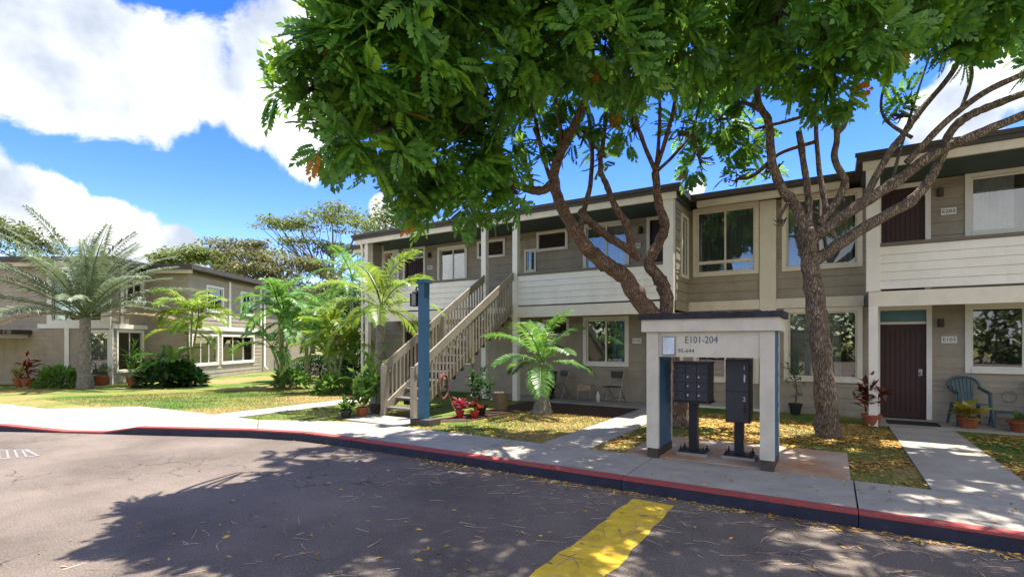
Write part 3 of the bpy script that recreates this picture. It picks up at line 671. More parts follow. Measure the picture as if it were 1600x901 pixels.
# ------------------------------------------------------------------ mailbox shelter
I4 = Matrix()
ks = thing('mailbox_shelter', 'cream and blue roofed shelter standing over the mailboxes on the pavement', 'shelter', T(-1.45, 7.7, 0))
KX0, KX1, KY0, KY1 = -2.27, -.62, 7.30, 8.08
for x0, x1, outer in ((KX0, KX0+.17, -1), (KX1-.17, KX1, 1)):
    build(MB().box(x0, x1, KY0, KY0+.06, .14, 1.80), 'post', 'kiosk_cream', ks, I4)
    build(MB().box(x0+.005, x1-.005, KY1-.06, KY1, .14, 1.80), 'post', 'kiosk_cream', ks, I4)
    core = build(MB().box(x0+.025, x1-.025, KY0+.062, KY1-.062, .142, 1.80), 'side_panel', 'kiosk_blue', ks, I4)
    for i in range(8):
        h = 1.655/8; z = .142 + i*h
        for xs_, d in ((x1-.025, 1), (x0+.025, -1)):
            F = T(xs_, KY0+.063 if d > 0 else KY1-.063, z, R(90) if d > 0 else R(-90))
            link('panel_board', board_mesh('kiosk_blue'), core, F @ Matrix.Diagonal((KY1-KY0-.126, .7, h-.006, 1)))
    build(MB().box(x0+.01, x1-.01, KY0+.01, KY1-.01, .0, .138), 'base_block', 'base_brown', ks, I4)
build(MB().box(KX0-.06, KX1+.06, KY0-.05, KY1+.05, 1.803, 1.975), 'beam', 'kiosk_cream', ks, I4)
hd = build(MB().box(KX0+.172, KX1-.172, KY0+.02, KY0+.055, 1.45, 1.80), 'header_board', 'kiosk_cream', ks, I4)
KT = T(0, KY0+.018, 0)
letter(hd, 'E101-204', .135, -1.52, -.0, 1.685, KT, 'letter_blue', .85); letter(hd, '95-644', .075, -1.72, -.0, 1.535, KT, 'letter_blue', 1.05)
rf = MB(); k = 22
for i in range(k):
    a = KX0-.10 + (KX1-KX0+.20)*i/k; b = KX0-.10 + (KX1-KX0+.20)*(i+1)/k
    z = 2.055 + rnd.uniform(-.006, .006); rf.add([(a,KY0-.09,1.977),(b,KY0-.09,1.977),(b,KY1+.09,1.977),(a,KY1+.09,1.977),(a,KY0-.09,z),(b,KY0-.09,z+.003),(b,KY1+.09,z+.02),(a,KY1+.09,z+.02)], ((0,3,2,1),(4,5,6,7),(0,1,5,4),(2,3,7,6)) + (((3,0,4,7),) if i == 0 else ()) + (((1,2,6,5),) if i == k-1 else ()))
build(rf, 'roof', 'kiosk_roof', ks, I4)
nb_ = build(MB().box(-2.05,-1.86,KY0-.005,KY0+.018,1.47,1.74), 'notice_frame', 'metal_grey', ks, I4); build(MB().box(-2.033,-1.877,KY0-.008,KY0-.0055,1.487,1.723), 'notice', 'notice', nb_, I4)

# cluster mailbox and parcel locker
def pedestal(t, x, y, top):
    build(MB().box(x-.06, x+.06, y-.06, y+.06, .07, top), 'pedestal', 'mail_metal', t, I4)
    build(MB().box(x-.19, x+.19, y-.15, y+.15, .05, .07), 'base_plate', 'mail_metal', t, I4)
    for sx in (-.16, .16):
        for sy in (-.12, .12): build(MB().lathe([(.018,0),(.018,.03),(.008,.03),(.008,.07)], 8, (x+sx, y+sy, .07)), 'bolt', 'mail_metal', t, I4)
    build(MB().box(x-.22, x+.22, y-.18, y+.18, .013, .05), 'footing', 'concrete', t, I4)
mt = thing('mailbox', 'dark cluster mailbox with twelve small doors on a pedestal under the shelter', 'mailbox', T(-1.72, 7.85, 0))
build(MB().box(-1.97,-1.485,7.66,8.02,.80,1.35), 'housing', 'mail_metal', mt, I4); build(MB().box(-1.99,-1.465,7.64,8.04,.775,.798), 'skirt', 'mail_metal', mt, I4); build(MB().box(-1.985,-1.47,7.63,8.03,1.352,1.372), 'cap', 'mail_metal', mt, I4)
for r_ in range(4):
    for c_ in range(3):
        x = -1.955 + c_*.153; z = .815 + r_*.132
        d = build(MB().box(x, x+.146, 7.644, 7.659, z, z+.124), 'mailbox_door', 'mail_door', mt, I4)
        if not (c_ == 2 and r_ == 3):
            lk_ = MB().tube([(x+.03, 7.643, z+.075), (x+.03, 7.634, z+.075)], .011, 8)
            build(lk_, 'lock', 'lock_white' if (c_ > 0 and r_ < 3) else 'metal_black', d, I4)
pedestal(mt, -1.73, 7.84, .775)
pl = thing('parcel_locker', 'dark two door parcel locker numbered 1 and 2 on a pedestal', 'parcel locker', T(-1.1, 7.9, 0))
build(MB().box(-1.275,-.965,7.74,8.10,.53,1.41), 'housing', 'mail_metal', pl, I4)
for z0, z1, s in ((.545,.965,'2'), (.975,1.395,'1')):
    d = build(MB().box(-1.262,-.978,7.722,7.739,z0,z1), 'locker_door', 'mail_door', pl, I4)
    letter(d, s, .085, -1.03, 7.719, z1-.10, I4, 'lock_white')
    build(MB().box(-1.035,-1.015,7.70,7.7215,z1-.29,z1-.19), 'handle', 'lock_white' if s == '1' else 'metal_black', d, I4)
pedestal(pl, -1.12, 7.92, .53)

# ------------------------------------------------------------------ blue lamp post
LX, LY = -7.10, 7.95
lp = thing('lamp_post', 'square blue wooden lamp post with a small lantern beside the stair', 'lamp post', T(LX, LY, 0))
build(MB().box(LX-.082, LX+.082, LY-.082, LY+.082, .1, 2.86), 'post', 'post_blue', lp, I4)
build(MB().box(LX-.12, LX+.12, LY-.12, LY+.12, 2.862, 2.90).box(LX-.10, LX+.10, LY-.10, LY+.10, 2.901, 2.94), 'cap', 'post_blue', lp, I4)
build(MB().box(LX-.22, LX+.30, LY-.17, LY+.17, -.02, .098), 'base', 'base_brown', lp, I4)
ln = build(MB().tube([(LX-.096, LY, 2.78), (LX-.19, LY, 2.80), (LX-.22, LY, 2.74)], .016, 8), 'lantern', 'metal_black', lp, I4)
lx = LX-.22
fr = MB().lathe([(.02,2.74),(.10,2.70),(.115,2.68),(.115,2.665)], 4, (lx, LY, 0)).box(lx-.085,lx+.085,LY-.085,LY+.085,2.40,2.42)
for sx in (-.078,.078):
    for sy in (-.078,.078): fr.box(lx+sx-.008,lx+sx+.008,LY+sy-.008,LY+sy+.008,2.42,2.668)
build(fr, 'lantern_frame', 'metal_black', ln, I4); build(MB().box(lx-.07,lx+.07,LY-.07,LY+.07,2.421,2.664), 'lantern_glass', 'glass', ln, I4)

# ------------------------------------------------------------------ foliage kit
def leaf_template(pairs=6):
    V = []; F = []
    def leaflet(o, d, ln, w, droop):
        d = np.array(d) / np.linalg.norm(d); s = np.array([-d[1], d[0], 0])
        n = len(V); m = np.array(o) + d*ln*.55
        V.extend([np.array(o), m + s*w*.5 + [0,0,.01], np.array(o) + d*ln + [0,0,-droop], m - s*w*.5 + [0,0,.01]]); F.append((n, n+1, n+2, n+3))
    for i in range(pairs):
        x = .16 + .76*i/pairs; ln = .36*(.75 + .35*math.sin(math.pi*(i+.6)/pairs)); z = -.16*x*x
        for s in (1, -1): leaflet((x, 0, z), (.62, s*.8, .05), ln, .165, .05)
    leaflet((.9, 0, -.13), (1, 0, -.1), .30, .17, .05)
    V.extend([np.array(p) for p in ((0,.008,0),(0,-.008,0),(.92,-.005,-.13),(.92,.005,-.13))]); F.append((len(V)-4, len(V)-3, len(V)-2, len(V)-1))
    return np.array(V), np.array(F)
def place(tv, tf, pos, dirs, ups, sc):
    d = dirs / np.linalg.norm(dirs, axis=1, keepdims=True); s = np.cross(ups, d); s /= (np.linalg.norm(s, axis=1, keepdims=True) + 1e-9); u = np.cross(d, s)
    V = pos[:, None, :] + sc[:, None, None] * (tv[None, :, 0:1]*d[:, None, :] + tv[None, :, 1:2]*s[:, None, :] + tv[None, :, 2:3]*u[:, None, :])
    F = tf[None] + (np.arange(len(pos)) * len(tv))[:, None, None]
    return V.reshape(-1, 3), F.reshape(-1, tf.shape[1])
def rosettes(lobes, dens, per=6, size=(.26, .46), flat=1.0):
    tv, tf = leaf_template(); PP = []; DD = []; UU = []
    for c, r in lobes:
        k = int(dens * r * r * (.66 if c[2] > 7.2 else 1)); 
        n = npr.normal(size=(k, 3)); n /= np.linalg.norm(n, axis=1, keepdims=True)
        rad = r * (npr.uniform(.18, 1, (k, 1)) ** .42) * (1 + .16*np.sin(n[:, :1]*5 + n[:, 1:2]*4 + c[0]*3))
        p = np.array(c)[None] + n*rad*np.array([1, 1, flat]); n = n + np.array([0, 0, .35]); n /= np.linalg.norm(n, axis=1, keepdims=True)
        for _ in range(per):
            q = npr.normal(size=(k, 3)); q -= (q*n).sum(1, keepdims=True)*n; q /= np.linalg.norm(q, axis=1, keepdims=True)
            e = npr.uniform(.1, .9, (k, 1)); DD.append(q*(1-e*.55) + n*e + np.array([0, 0, -.22])); PP.append(p + q*.02); UU.append(n + np.array([0, 0, .5]))
    P_, D_, U_ = map(np.concatenate, (PP, DD, UU)); sc = npr.uniform(*size, len(P_))
    V, F = place(tv, tf, P_, D_, U_, sc)
    pick = npr.random(len(P_)); mi = np.where(pick < .010, 2, np.where(pick < .16, 1, 0)); return V, F, np.repeat(mi, len(tf))
def smooth_path(pts, rads, sub=5):
    pts = [Vector(p) for p in pts]; out = []; ro = []
    for i in range(len(pts)-1):
        p0 = pts[max(i-1, 0)]; p1 = pts[i]; p2 = pts[i+1]; p3 = pts[min(i+2, len(pts)-1)]
        for k in range(sub):
            t = k/sub; out.append(.5*((2*p1) + (p2-p0)*t + (2*p0-5*p1+4*p2-p3)*t*t + (3*p1-p0-3*p2+p3)*t**3)); ro.append(rads[i] + (rads[i+1]-rads[i])*t)
    return out + [pts[-1]], ro + [rads[-1]]
def big_tree(name, label, limbs, lobes, bark, dens):
    base = P(*limbs[0][0][0]); t = thing(name, label, 'tree', T(base.x, base.y, 0), 'shade trees beside the pavement')
    nodes = []; tr = None
    for li, (pts, r0, r1) in enumerate(limbs):
        w = [P(*p) for p in pts]; m = len(w); rr = [.83*(r0 + (r1-r0)*i/(m-1)) for i in range(m)]
        if li == 0: w[0].z = -.05; rr[0] *= 1.22
        a, b = smooth_path(w, rr); nodes += [(p, r) for p, r in zip(a, b) if r < .14]
        a, b = smooth_path(w, rr, 9 if r0 > .09 else 6); ph = rnd.uniform(0, 6)
        for i_ in range(1, len(a)-1):
            kk_ = b[i_]*.06; a[i_] = a[i_] + Vector((math.sin(i_*1.3+ph), math.cos(i_*1.7+ph*2), math.sin(i_*.9+ph)))*kk_
            b[i_] *= 1 + .035*math.sin(i_*.83+ph) + .02*math.sin(i_*2.1) + (rnd.uniform(.12, .22) if rnd.random() < .07 else 0)
        mb = MB().tube(a, b, 20 if r0 > .15 else 14 if r0 > .07 else 8, True, .045)
        if li == 0: tr = build(mb, 'trunk', bark, t, I4, True)
        else: build(mb, 'limb', bark, tr, I4, True)
    tw = MB(); lb_ = [(P(*l[:3]), l[3]) for l in lobes]
    for c, r in lb_:
        q, rq = min(nodes, key=lambda n: (n[0]-c).length)
        mid = q.lerp(c, .5) + Vector((rnd.uniform(-.2,.2), rnd.uniform(-.2,.2), rnd.uniform(-.1,.25)))
        a, b = smooth_path([q, mid, c], [min(rq, .05), .035, .022]); tw.tube(a, b, 6)
        for _ in range(9):
            d = Vector((rnd.gauss(0,1), rnd.gauss(0,1), rnd.gauss(.2,1))).normalized(); s_ = q.lerp(c, rnd.uniform(.55, 1))
            e = c + d*r*.9; a, b = smooth_path([s_, s_.lerp(e, .5)+Vector((0,0,-.08)), e], [.018, .012, .005], 3); tw.tube(a, b, 4, False)
    build(tw, 'branches', bark, tr, I4, True)['kind'] = 'stuff'
    V, F, mi = rosettes([(tuple(c), r) for c, r in lb_], dens)
    link('crown', np_mesh('crown', V, F, ['leaf_green', 'leaf_young', 'leaf_orange'], mi), t, I4)
    return t
TL = [([(1062,668,10.2),(1050,580,10.2),(1030,510,10.15),(1000,470,10.1),(975,432,10.0),(945,412,9.9),(915,385,9.8),(892,350,9.7),(872,310,9.5),(866,270,9.3),(880,230,9.1),(900,190,8.9),(930,120,8.5)], .25, .06),
      ([(1034,512,10.15),(1042,470,10.2),(1030,435,10.2),(1014,412,10.2),(1030,378,10.2),(1039,352,10.1),(1029,318,10.0),(1024,268,9.9)], .17, .085),
      ([(1024,268,9.9),(1005,222,9.7),(985,160,9.3),(975,80,8.8)], .055, .03), ([(1024,268,9.9),(1030,210,9.8),(1032,120,9.4),(1040,30,9.0)], .05, .025), ([(1024,268,9.9),(1048,190,9.6),(1060,120,9.2),(1075,30,8.6)], .055, .025), ([(1024,270,9.9),(1060,235,10.1),(1085,195,10.2),(1100,120,10.2)], .045, .02),
      ([(866,285,9.35),(845,298,9.2),(815,292,9.0),(785,276,8.8),(768,255,8.6),(745,200,8.3),(720,140,8.0)], .10, .045),
      ([(905,375,9.8),(912,330,9.9),(922,290,10.0),(925,230,10.1),(915,150,10.2),(905,60,10.2)], .075, .03),
      ([(1000,404,10.15),(975,385,10.1),(950,370,10.0),(920,345,9.9),(905,330,9.85)], .10, .08),
      ([(990,400,10.1),(978,350,10.1),(963,326,10.0),(946,285,10.0),(938,262,9.9),(945,200,9.8),(950,120,9.5)], .095, .04),
      ([(872,310,9.5),(850,250,9.6),(835,180,9.7),(815,100,9.7)], .055, .03), ([(835,300,9.1),(818,240,9.3),(810,170,9.4),(800,110,9.4)], .04, .025), ([(880,232,9.1),(868,150,9.0),(862,80,8.8),(850,0,8.5)], .05, .03),
      ([(745,200,8.3),(690,180,8.1),(620,150,8.0),(560,130,8.0)], .045, .02)]
LL = [(535,100,6.35,0.679),(475,145,6.44,0.313),(610,30,6.6,.7),(520,20,6.6,.36),(480,80,6.35,0.348),(515,215,6.53,0.365),(590,205,6.53,0.539),(630,100,6.7,0.902),(640,250,7.25,0.427),(690,315,7.63,0.399),(655,315,7.63,0.304),(740,318,8.3,0.45),(700,220,7.8,0.75),(770,240,8.2,0.55),(750,90,7.2,0.95),(800,300,8.8,0.3),(850,40,7,0.9),(830,150,9,0.5),(950,40,6.9,0.85),(1050,50,7.2,0.7),(960,160,9.6,0.36),(890,130,9.6,0.45),(1000,120,8.4,0.4),(1100,60,8.2,0.62),(905,215,9.9,0.3),(940,240,10.2,.26),(990,200,9.8,.3),(1060,205,10.3,.28),(1095,255,10.6,.3),(840,215,9.6,.42),(660,-120,6.2,.9),
      (690,-50,6.79,0.95),(770,-90,7.3,1.4),(900,-110,7.2,1.4),(1050,-80,7.3,1.3),(900,-60,10.2,1.3),(740,-30,9.4,1),(1040,-50,10,1.1),(600,-40,6.0,.8),(720,-200,5.7,.95),(850,-300,6.4,1.3),(1000,-330,6.2,1.3)]
TR = [([(1294,684,9.1),(1288,600,9.1),(1280,520,9.1),(1270,440,9.1),(1263,395,9.1),(1260,360,9.1)], .205, .16),
      ([(1260,370,9.1),(1245,325,9.1),(1222,295,9.05),(1206,250,9.0),(1201,191,8.9),(1185,160,8.8),(1181,95,8.5),(1160,40,8.2)], .115, .05),
      ([(1262,365,9.1),(1264,320,9.1),(1258,270,9.1),(1248,205,9.1)], .08, .06),
      ([(1280,350,9.05),(1305,318,9.0),(1320,284,8.9),(1304,249,8.8),(1308,209,8.7),(1300,150,8.4),(1280,90,8.0)], .09, .04), ([(1308,209,8.7),(1322,190,8.6),(1335,130,8.3),(1345,70,8.0)], .05, .03),
      ([(1292,330,9.0),(1280,266,9.2),(1275,190,9.3),(1280,120,9.3)], .06, .035),
      ([(1268,372,9.1),(1300,350,9.0),(1340,322,8.9),(1400,284,8.8),(1461,240,8.6),(1550,200,8.3),(1650,160,8.0)], .14, .075),
      ([(1270,410,9.1),(1310,382,9.0),(1363,348,8.9),(1425,312,8.8),(1462,265,8.8),(1490,200,8.8),(1550,165,8.7),(1680,120,8.5)], .13, .06),
      ([(1350,315,8.9),(1380,255,9.0),(1415,205,9.1),(1445,165,9.1),(1492,107,9.0),(1520,30,8.7)], .075, .045),
      ([(1416,255,8.75),(1483,186,8.4),(1550,138,8.0),(1640,100,7.6)], .065, .05),
      ([(1392,290,8.8),(1408,230,9.2),(1432,150,9.5),(1455,80,9.6)], .035, .02), ([(1425,215,9.0),(1385,188,9.3),(1378,150,9.4),(1405,60,9.4)], .04, .02), ([(1500,175,8.8),(1518,120,8.8),(1512,80,8.7)], .04, .03)]
LR = [(1200,50,7.8,.75),(1270,100,7.5,.48),(1240,0,7.2,.85),(1330,60,7.1,.6),(1300,135,7.6,.32),(1370,20,7.3,.6),(1160,110,9.5,.5),(1120,190,10.4,.45),(1110,130,10.2,.45),(1165,205,10.4,.36),(1195,270,10.5,.2),(1150,280,10.5,.2),(1470,25,8.0,.48),(1540,30,8.1,.48),(1500,85,8.4,.25),(1420,150,9.4,.14),(1400,180,9.5,.14),(1590,10,8,.5),(1215,345,9.3,.10),
      (1490,-60,7.7,.95),(1310,-110,7.4,1.3),(1450,-160,8,1.4),(1600,-110,8.4,1.3),(1240,-100,9.4,1.1),(1400,-110,10,.9),(1200,-350,6.2,1.3),(1400,-400,6.2,1.3),(1760,60,8.3,1.2),(1820,-60,8,1.3),(1600,-400,6.4,1.3)]
big_tree('shade_tree', 'broad leafy tree leaning on two twisted trunks just behind the mailbox shelter', TL, LL, 'bark', 66)
big_tree('shade_tree', 'tree with one upright mossy trunk and bare spreading limbs near the E103 door', TR, LR, 'bark_grey', 62)

# ------------------------------------------------------------------ palms
FROND = {}
def frond_mesh(L_, e0, e1, mat, lf, pairs=30, stem=.18, width=.045, vee=.35, key=0):
    k = (L_, e0, e1, mat, lf, key)
    if k in FROND: return FROND[k]
    rg = random.Random(int(L_*100) + int(e0)*7 + key); V = []; F = []; S = 14; pts = []; p = Vector((0, 0, 0))
    for i in range(S+1):
        pts.append(p.copy()); a = R(e0 + (e1-e0)*(i/S)**1.3); p += Vector((math.cos(a), 0, math.sin(a)))*L_/S
    def at(t):
        x = t*S; i = min(int(x), S-1); f = x-i; return pts[i].lerp(pts[i+1], f), (pts[i+1]-pts[i]).normalized()
    r0 = .014 + .008*L_
    for i in range(S):                                        # rachis strip, triangular section
        for s in ((0, 1), (1, 2), (2, 0)):
            q = []
            for j, kk in ((i, s[0]), (i, s[1]), (i+1, s[1]), (i+1, s[0])):
                w = r0*(1-.85*j/S); o = (Vector((0, w, 0)), Vector((0, -w, 0)), Vector((0, 0, -w)))[kk]; q.append(tuple(pts[j]+o))
            n = len(V); V.extend(q); F.append((n, n+1, n+2, n+3))
    for i in range(pairs):
        t = stem + (1-stem)*(i+.5)/pairs; q, d = at(t); ln = lf*(.35+.75*math.sin(math.pi*min(1, .12+.86*(t-stem)/(1-stem))))*rg.uniform(.88, 1.1)
        up = Vector((-d.z, 0, d.x))
        for s in (1, -1):
            fwd = .55 + .35*t; dr = (d*fwd + Vector((0, s, 0)) + up*vee*rg.uniform(.6, 1.3)).normalized()
            m = q + dr*ln*.5; e = m + (dr + Vector((0, 0, -.75*rg.uniform(.6, 1.3)))).normalized()*ln*.5
            wv = d.cross(dr).cross(dr).normalized()*width*.5
            n = len(V); V.extend([tuple(q), tuple(m+wv), tuple(e), tuple(m-wv)]); F.append((n, n+1, n+2, n+3))
    me = bpy.data.meshes.new('frond'); me.from_pydata(V, [], F); me.materials.append(MATS[mat]); FROND[k] = me
    return me
def palm(name, label, base, stems, nf, L_, lf, mat, bark='palm_bark', e=(75, -10), droop=70, pairs=30, width=.045, trunk_r=.1, group=None, dry=0, flare=1.3, spin=0):
    """stems: list of (height, lean_x, lean_y, fronds)"""
    t = thing(name, label, 'palm tree', T(base[0], base[1], base[2]), group)
    for h, lx_, ly_, k in stems:
        b = Vector(base) + Vector((lx_*.15, ly_*.15, -.03)); top = Vector(base) + Vector((lx_, ly_, h))
        pts = []; rr = []; nseg = max(8, int(h/.07)); nseg = min(nseg, 40)
        for i in range(nseg+1):
            f = i/nseg; pts.append(b.lerp(top, f) + Vector((lx_, ly_, 0))*(-.25*math.sin(math.pi*f))); rr.append(trunk_r*(flare*(1-f)**4 + 1 - .25*f)*(1.07 if i % 2 else .97) if flare else trunk_r)
        build(MB().tube(pts, rr, 10, True, .03), 'trunk', bark, t, I4, True)
        for i in range(k):
            f = (i+.5)/k; el = e[0] + (e[1]-e[0])*f; el = round(el/12)*12; a = i*2.399 + spin + lx_*3
            m = mat if not (dry and i >= k-dry) else 'palm_dry'
            me = frond_mesh(L_, el, el-droop, m, lf, pairs, .16, width, key=i % 2)
            link('frond', me, t, Matrix.Translation(top + Vector((0, 0, -.04*i/k))) @ Matrix.Rotation(a, 4, 'Z') @ Matrix.Rotation(rnd.uniform(-.15, .15), 4, 'X') @ Matrix.Scale(rnd.uniform(.85, 1.1), 4))
    return t
def G(px, py, z=-.25):
    t = (EYE - z)*800/(py-535); p = P(px, py, t); return (p.x, p.y, z)
palm('triangle_palm', 'large silvery green palm with long arching fronds in front of the left building', G(133, 606), [(2.95, 0, 0, 34)], 34, 4.3, .62, 'palm_silver', e=(88, 12), droop=44, pairs=54, width=.065, trunk_r=.235, dry=2, flare=.4)
palm('areca_palm', 'tall yellow leaved clumping palm against the left building wall', G(297, 603), [(2.9, .3, .2, 8), (2.3, -.5, .1, 7), (3.3, .6, -.2, 7)], 8, 1.75, .5, 'palm_yellow', 'palm_stem', e=(78, 5), droop=85, pairs=22, width=.085, trunk_r=.05, flare=.2)
palm('areca_palm', 'short green clumping palm beside the yellow leaved palm', G(262, 603), [(1.0, -.2, .1, 7), (.8, .35, 0, 6)], 7, 1.5, .42, 'palm_green', 'palm_stem', e=(75, 5), droop=85, pairs=22, width=.085, trunk_r=.045, flare=.2)
palm('areca_palm', 'tall many stemmed green palm at the corner of the left building', G(440, 604, -.15), [(3.0, -.3, .3, 9), (2.4, .5, .1, 9), (3.3, .2, -.3, 8), (1.6, -.7, 0, 7)], 9, 2.0, .5, 'palm_green', 'palm_stem', e=(80, 5), droop=80, pairs=26, width=.085, trunk_r=.06, flare=.3)
palm('areca_palm', 'bright yellow green clumping palm on the lawn beside the footpath', G(526, 612, -.1), [(1.9, -.25, .1, 8), (1.5, .3, .1, 8), (2.3, .05, -.2, 7), (1.2, -.5, 0, 6)], 8, 1.6, .45, 'palm_yellow', 'palm_stem', e=(78, 5), droop=80, pairs=24, width=.085, trunk_r=.05, flare=.3)
palm('areca_palm', 'dense green clumping palm filling the gap between the two buildings', G(478, 592, -.15), [(2.6, -.2, .1, 9), (2.0, .6, .1, 9), (3.2, .4, 0, 8)], 9, 2.0, .5, 'palm_green', 'palm_stem', e=(80, 5), droop=80, pairs=24, width=.085, trunk_r=.06, flare=.3)
palm('tall_palm', 'tall palm with feathery fronds rising above the gap between the buildings', G(548, 590, -.1), [(5.0, .1, 0, 12)], 12, 2.3, .55, 'palm_green', e=(80, -15), droop=70, pairs=32, width=.05, trunk_r=.09)
palm('foxtail_palm', 'bright green palm with a ringed grey trunk just left of the stair', G(592, 640, -.03), [(2.55, .1, 0, 13)], 13, 1.75, .5, 'palm_yellow', e=(82, -12), droop=75, pairs=40, width=.04, trunk_r=.13)
palm('short_palm', 'short palm with drooping green fronds on the lawn before the E102 window', G(847, 645, -.03), [(1.2, 0, 0, 11)], 11, 1.55, .45, 'palm_green', e=(82, -5), droop=62, pairs=40, width=.035, trunk_r=.13)

# ------------------------------------------------------------------ small plants and pots
def leaves_np(center, n, spread, size, up=.6, wid=.35):
    tv = np.array([(0,0,0),(.5,wid*.5,.06),(1,0,-.12),(.5,-wid*.5,.06)]); tf = np.array([(0,1,2,3)])
    d = npr.normal(size=(n, 3)); d[:, 2] = np.abs(d[:, 2])*up + .15; d /= np.linalg.norm(d, axis=1, keepdims=True)
    p = np.array(center)[None] + npr.normal(size=(n, 3))*np.array(spread)[None]; return place(tv, tf, p, d, np.tile([0,0,1.], (n,1)) + npr.normal(size=(n,3))*.2, npr.uniform(size*.7, size*1.15, n))
def pot_prof(r, h): return [(r*.68,0),(r*.72,.01),(r*.95,h*.82),(r*1.08,h*.82),(r*1.08,h),(r*.92,h),(r*.86,h*.86),(.01,h*.86)]
def potted(label, base, r, h, potm, n, size, fol, spread, up=.8, stem=0, name='potted_plant', group=None, wid=.35):
    t = thing(name, label, 'plant', T(*base), group); b = Vector(base)
    build(MB().lathe(pot_prof(r, h), 18, base), 'pot', potm, t, I4, False)
    if stem: build(MB().tube([b+Vector((0,0,h*.8)), b+Vector((.03,.02,h+stem*.5)), b+Vector((-.02,0,h+stem))], .016, 6), 'stem', 'bark_grey', t, I4, True)
    V, F = leaves_np((b.x, b.y, b.z+h+stem), n, spread, size, up, wid); link('foliage', np_mesh('foliage', V, F, [fol]), t, I4)
    return t
potted('red brown croton in a terracotta pot by the white porch post of E103', G(1362, 664, .0), .17, .22, 'terracotta', 110, .26, 'croton', (.10,.10,.12), .9, .35)
potted('yellow green broad leaved plant in a terracotta pot before the green chair', (2.22, 13.0, .012), .17, .2, 'terracotta', 22, .34, 'leaf_gold', (.04,.04,.05), .6, .06, wid=.5)
potted('small lime plant in a wide terracotta bowl near the second green chair', (2.98, 12.95, .012), .22, .2, 'terracotta', 30, .16, 'bush_light', (.06,.06,.03), .7, .04)
potted('leggy plant in a black pot under the bay window behind the mossy trunk', (-.72, 13.55, .0), .14, .24, 'black_pot', 70, .15, 'bush_light', (.10,.06,.3), .8, .65)
potted('red leaved plant in a red pot under the stair rail', (-7.02, 9.05, 0), .10, .14, 'red_pot', 34, .2, 'flower_red', (.05,.05,.06), .8, .1)
potted('red leaved plant in a red pot, nearer the lawn edge', (-6.72, 9.2, 0), .10, .14, 'red_pot', 30, .2, 'croton', (.05,.05,.06), .8, .1)
potted('dark leafy shrub with red flowers behind the red pots', (-6.9, 9.65, 0), .16, .2, 'black_pot', 160, .2, 'bush_dark', (.15,.15,.16), .8, .45)
potted('light green broad leaved plant in a pot at the foot of the stair', (-8.98, 8.0, 0), .14, .2, 'terracotta', 60, .34, 'bush_light', (.09,.09,.2), .8, .3, wid=.45)
potted('low green plant in a pot on the pavement edge by the stair', (-9.05, 7.6, 0), .13, .18, 'black_pot', 40, .26, 'bush_light', (.06,.06,.06), .8, .05)
potted('leafy green plant in a pot behind the lower newel post', (-9.1, 8.5, 0), .15, .2, 'base_brown', 80, .34, 'bush_light', (.12,.12,.25), .8, .5, wid=.4)
potted('palm seedling in a wide orange pot beside the silvery palm', G(156, 601), .34, .42, 'terracotta', 40, .75, 'palm_silver', (.08,.08,.1), .7, .1, wid=.12)
potted('feathery young palm in an orange pot under the corner window', G(209, 602), .28, .42, 'terracotta', 60, .85, 'palm_green', (.1,.1,.3), .8, .6, wid=.12)
potted('bromeliad in an orange pot by the left building porch', G(30, 603), .22, .35, 'terracotta', 40, .5, 'leaf_gold', (.05,.05,.1), .8, .1, wid=.2)
potted('dark red plant in a glazed orange pot by the left building porch', G(43, 604), .22, .35, 'terracotta', 50, .4, 'croton', (.08,.08,.25), .8, .4, wid=.3)
def bush(name, label, base, dims, n, size, fol, cat='bush', wid=.35):
    t = thing(name, label, cat, T(*base)); b = Vector(base)
    q = npr.normal(size=(n, 3)); q /= np.linalg.norm(q, axis=1, keepdims=True); q *= npr.uniform(.3, 1, (n, 1))**.4; q[:, 2] = np.abs(q[:, 2])
    d = q + npr.normal(size=(n, 3))*.45; tv = np.array([(0,0,0),(.5,wid*.5,.05),(1,0,-.1),(.5,-wid*.5,.05)]); tf = np.array([(0,1,2,3)])
    V, F = place(tv, tf, np.array(b)[None] + q*np.array(dims)[None] + [0,0,.05], d, np.tile([0,0,1.], (n,1)) + npr.normal(size=(n,3))*.3, npr.uniform(size*.6, size*1.2, n))
    link('foliage', np_mesh('foliage', V, F, [fol]), t, I4)
    st_ = MB()
    c_ = b + Vector((0, 0, dims[2]*.55)); st_.tube([b + Vector((0,0,-.05)), c_], [.06, .03], 6)
    for k in range(6):
        a = k*1.05; st_.tube([b + Vector((0,0,dims[2]*.15)), b + Vector((math.cos(a)*dims[0]*.6, math.sin(a)*dims[1]*.6, dims[2]*.6))], [.03, .012], 5)
    build(st_, 'stem', 'bark_grey', t, I4); return t
bush('shrub', 'low spreading light green shrub beside the silvery palm', G(92, 605), (1.0,.7,.75), 700, .32, 'bush_light')
bush('split_leaf_plant', 'dark glossy split leaved plant at the foot of the yellow palm', G(252, 604), (.9,.7,1.0), 330, .5, 'bush_dark', 'plant', .5)
bush('split_leaf_plant', 'dark glossy plant spreading onto the lawn right of the corner window', G(290, 603), (.8,.6,.85), 300, .45, 'bush_dark', 'plant', .5)
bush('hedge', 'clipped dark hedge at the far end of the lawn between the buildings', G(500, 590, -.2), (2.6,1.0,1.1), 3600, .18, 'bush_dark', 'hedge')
bush('shrub', 'green leafy shrub under the clumping palm at the building corner', G(455, 604, -.15), (.7,.6,.6), 320, .35, 'bush_light')
bush('shrub', 'broad leaved light green shrub at the foot of the bright yellow palm', G(522, 618, -.1), (.5,.5,.6), 240, .38, 'bush_light')
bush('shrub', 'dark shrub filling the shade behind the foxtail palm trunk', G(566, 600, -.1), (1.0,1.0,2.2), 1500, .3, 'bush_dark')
gw = CAMXY(-9.2, 30)
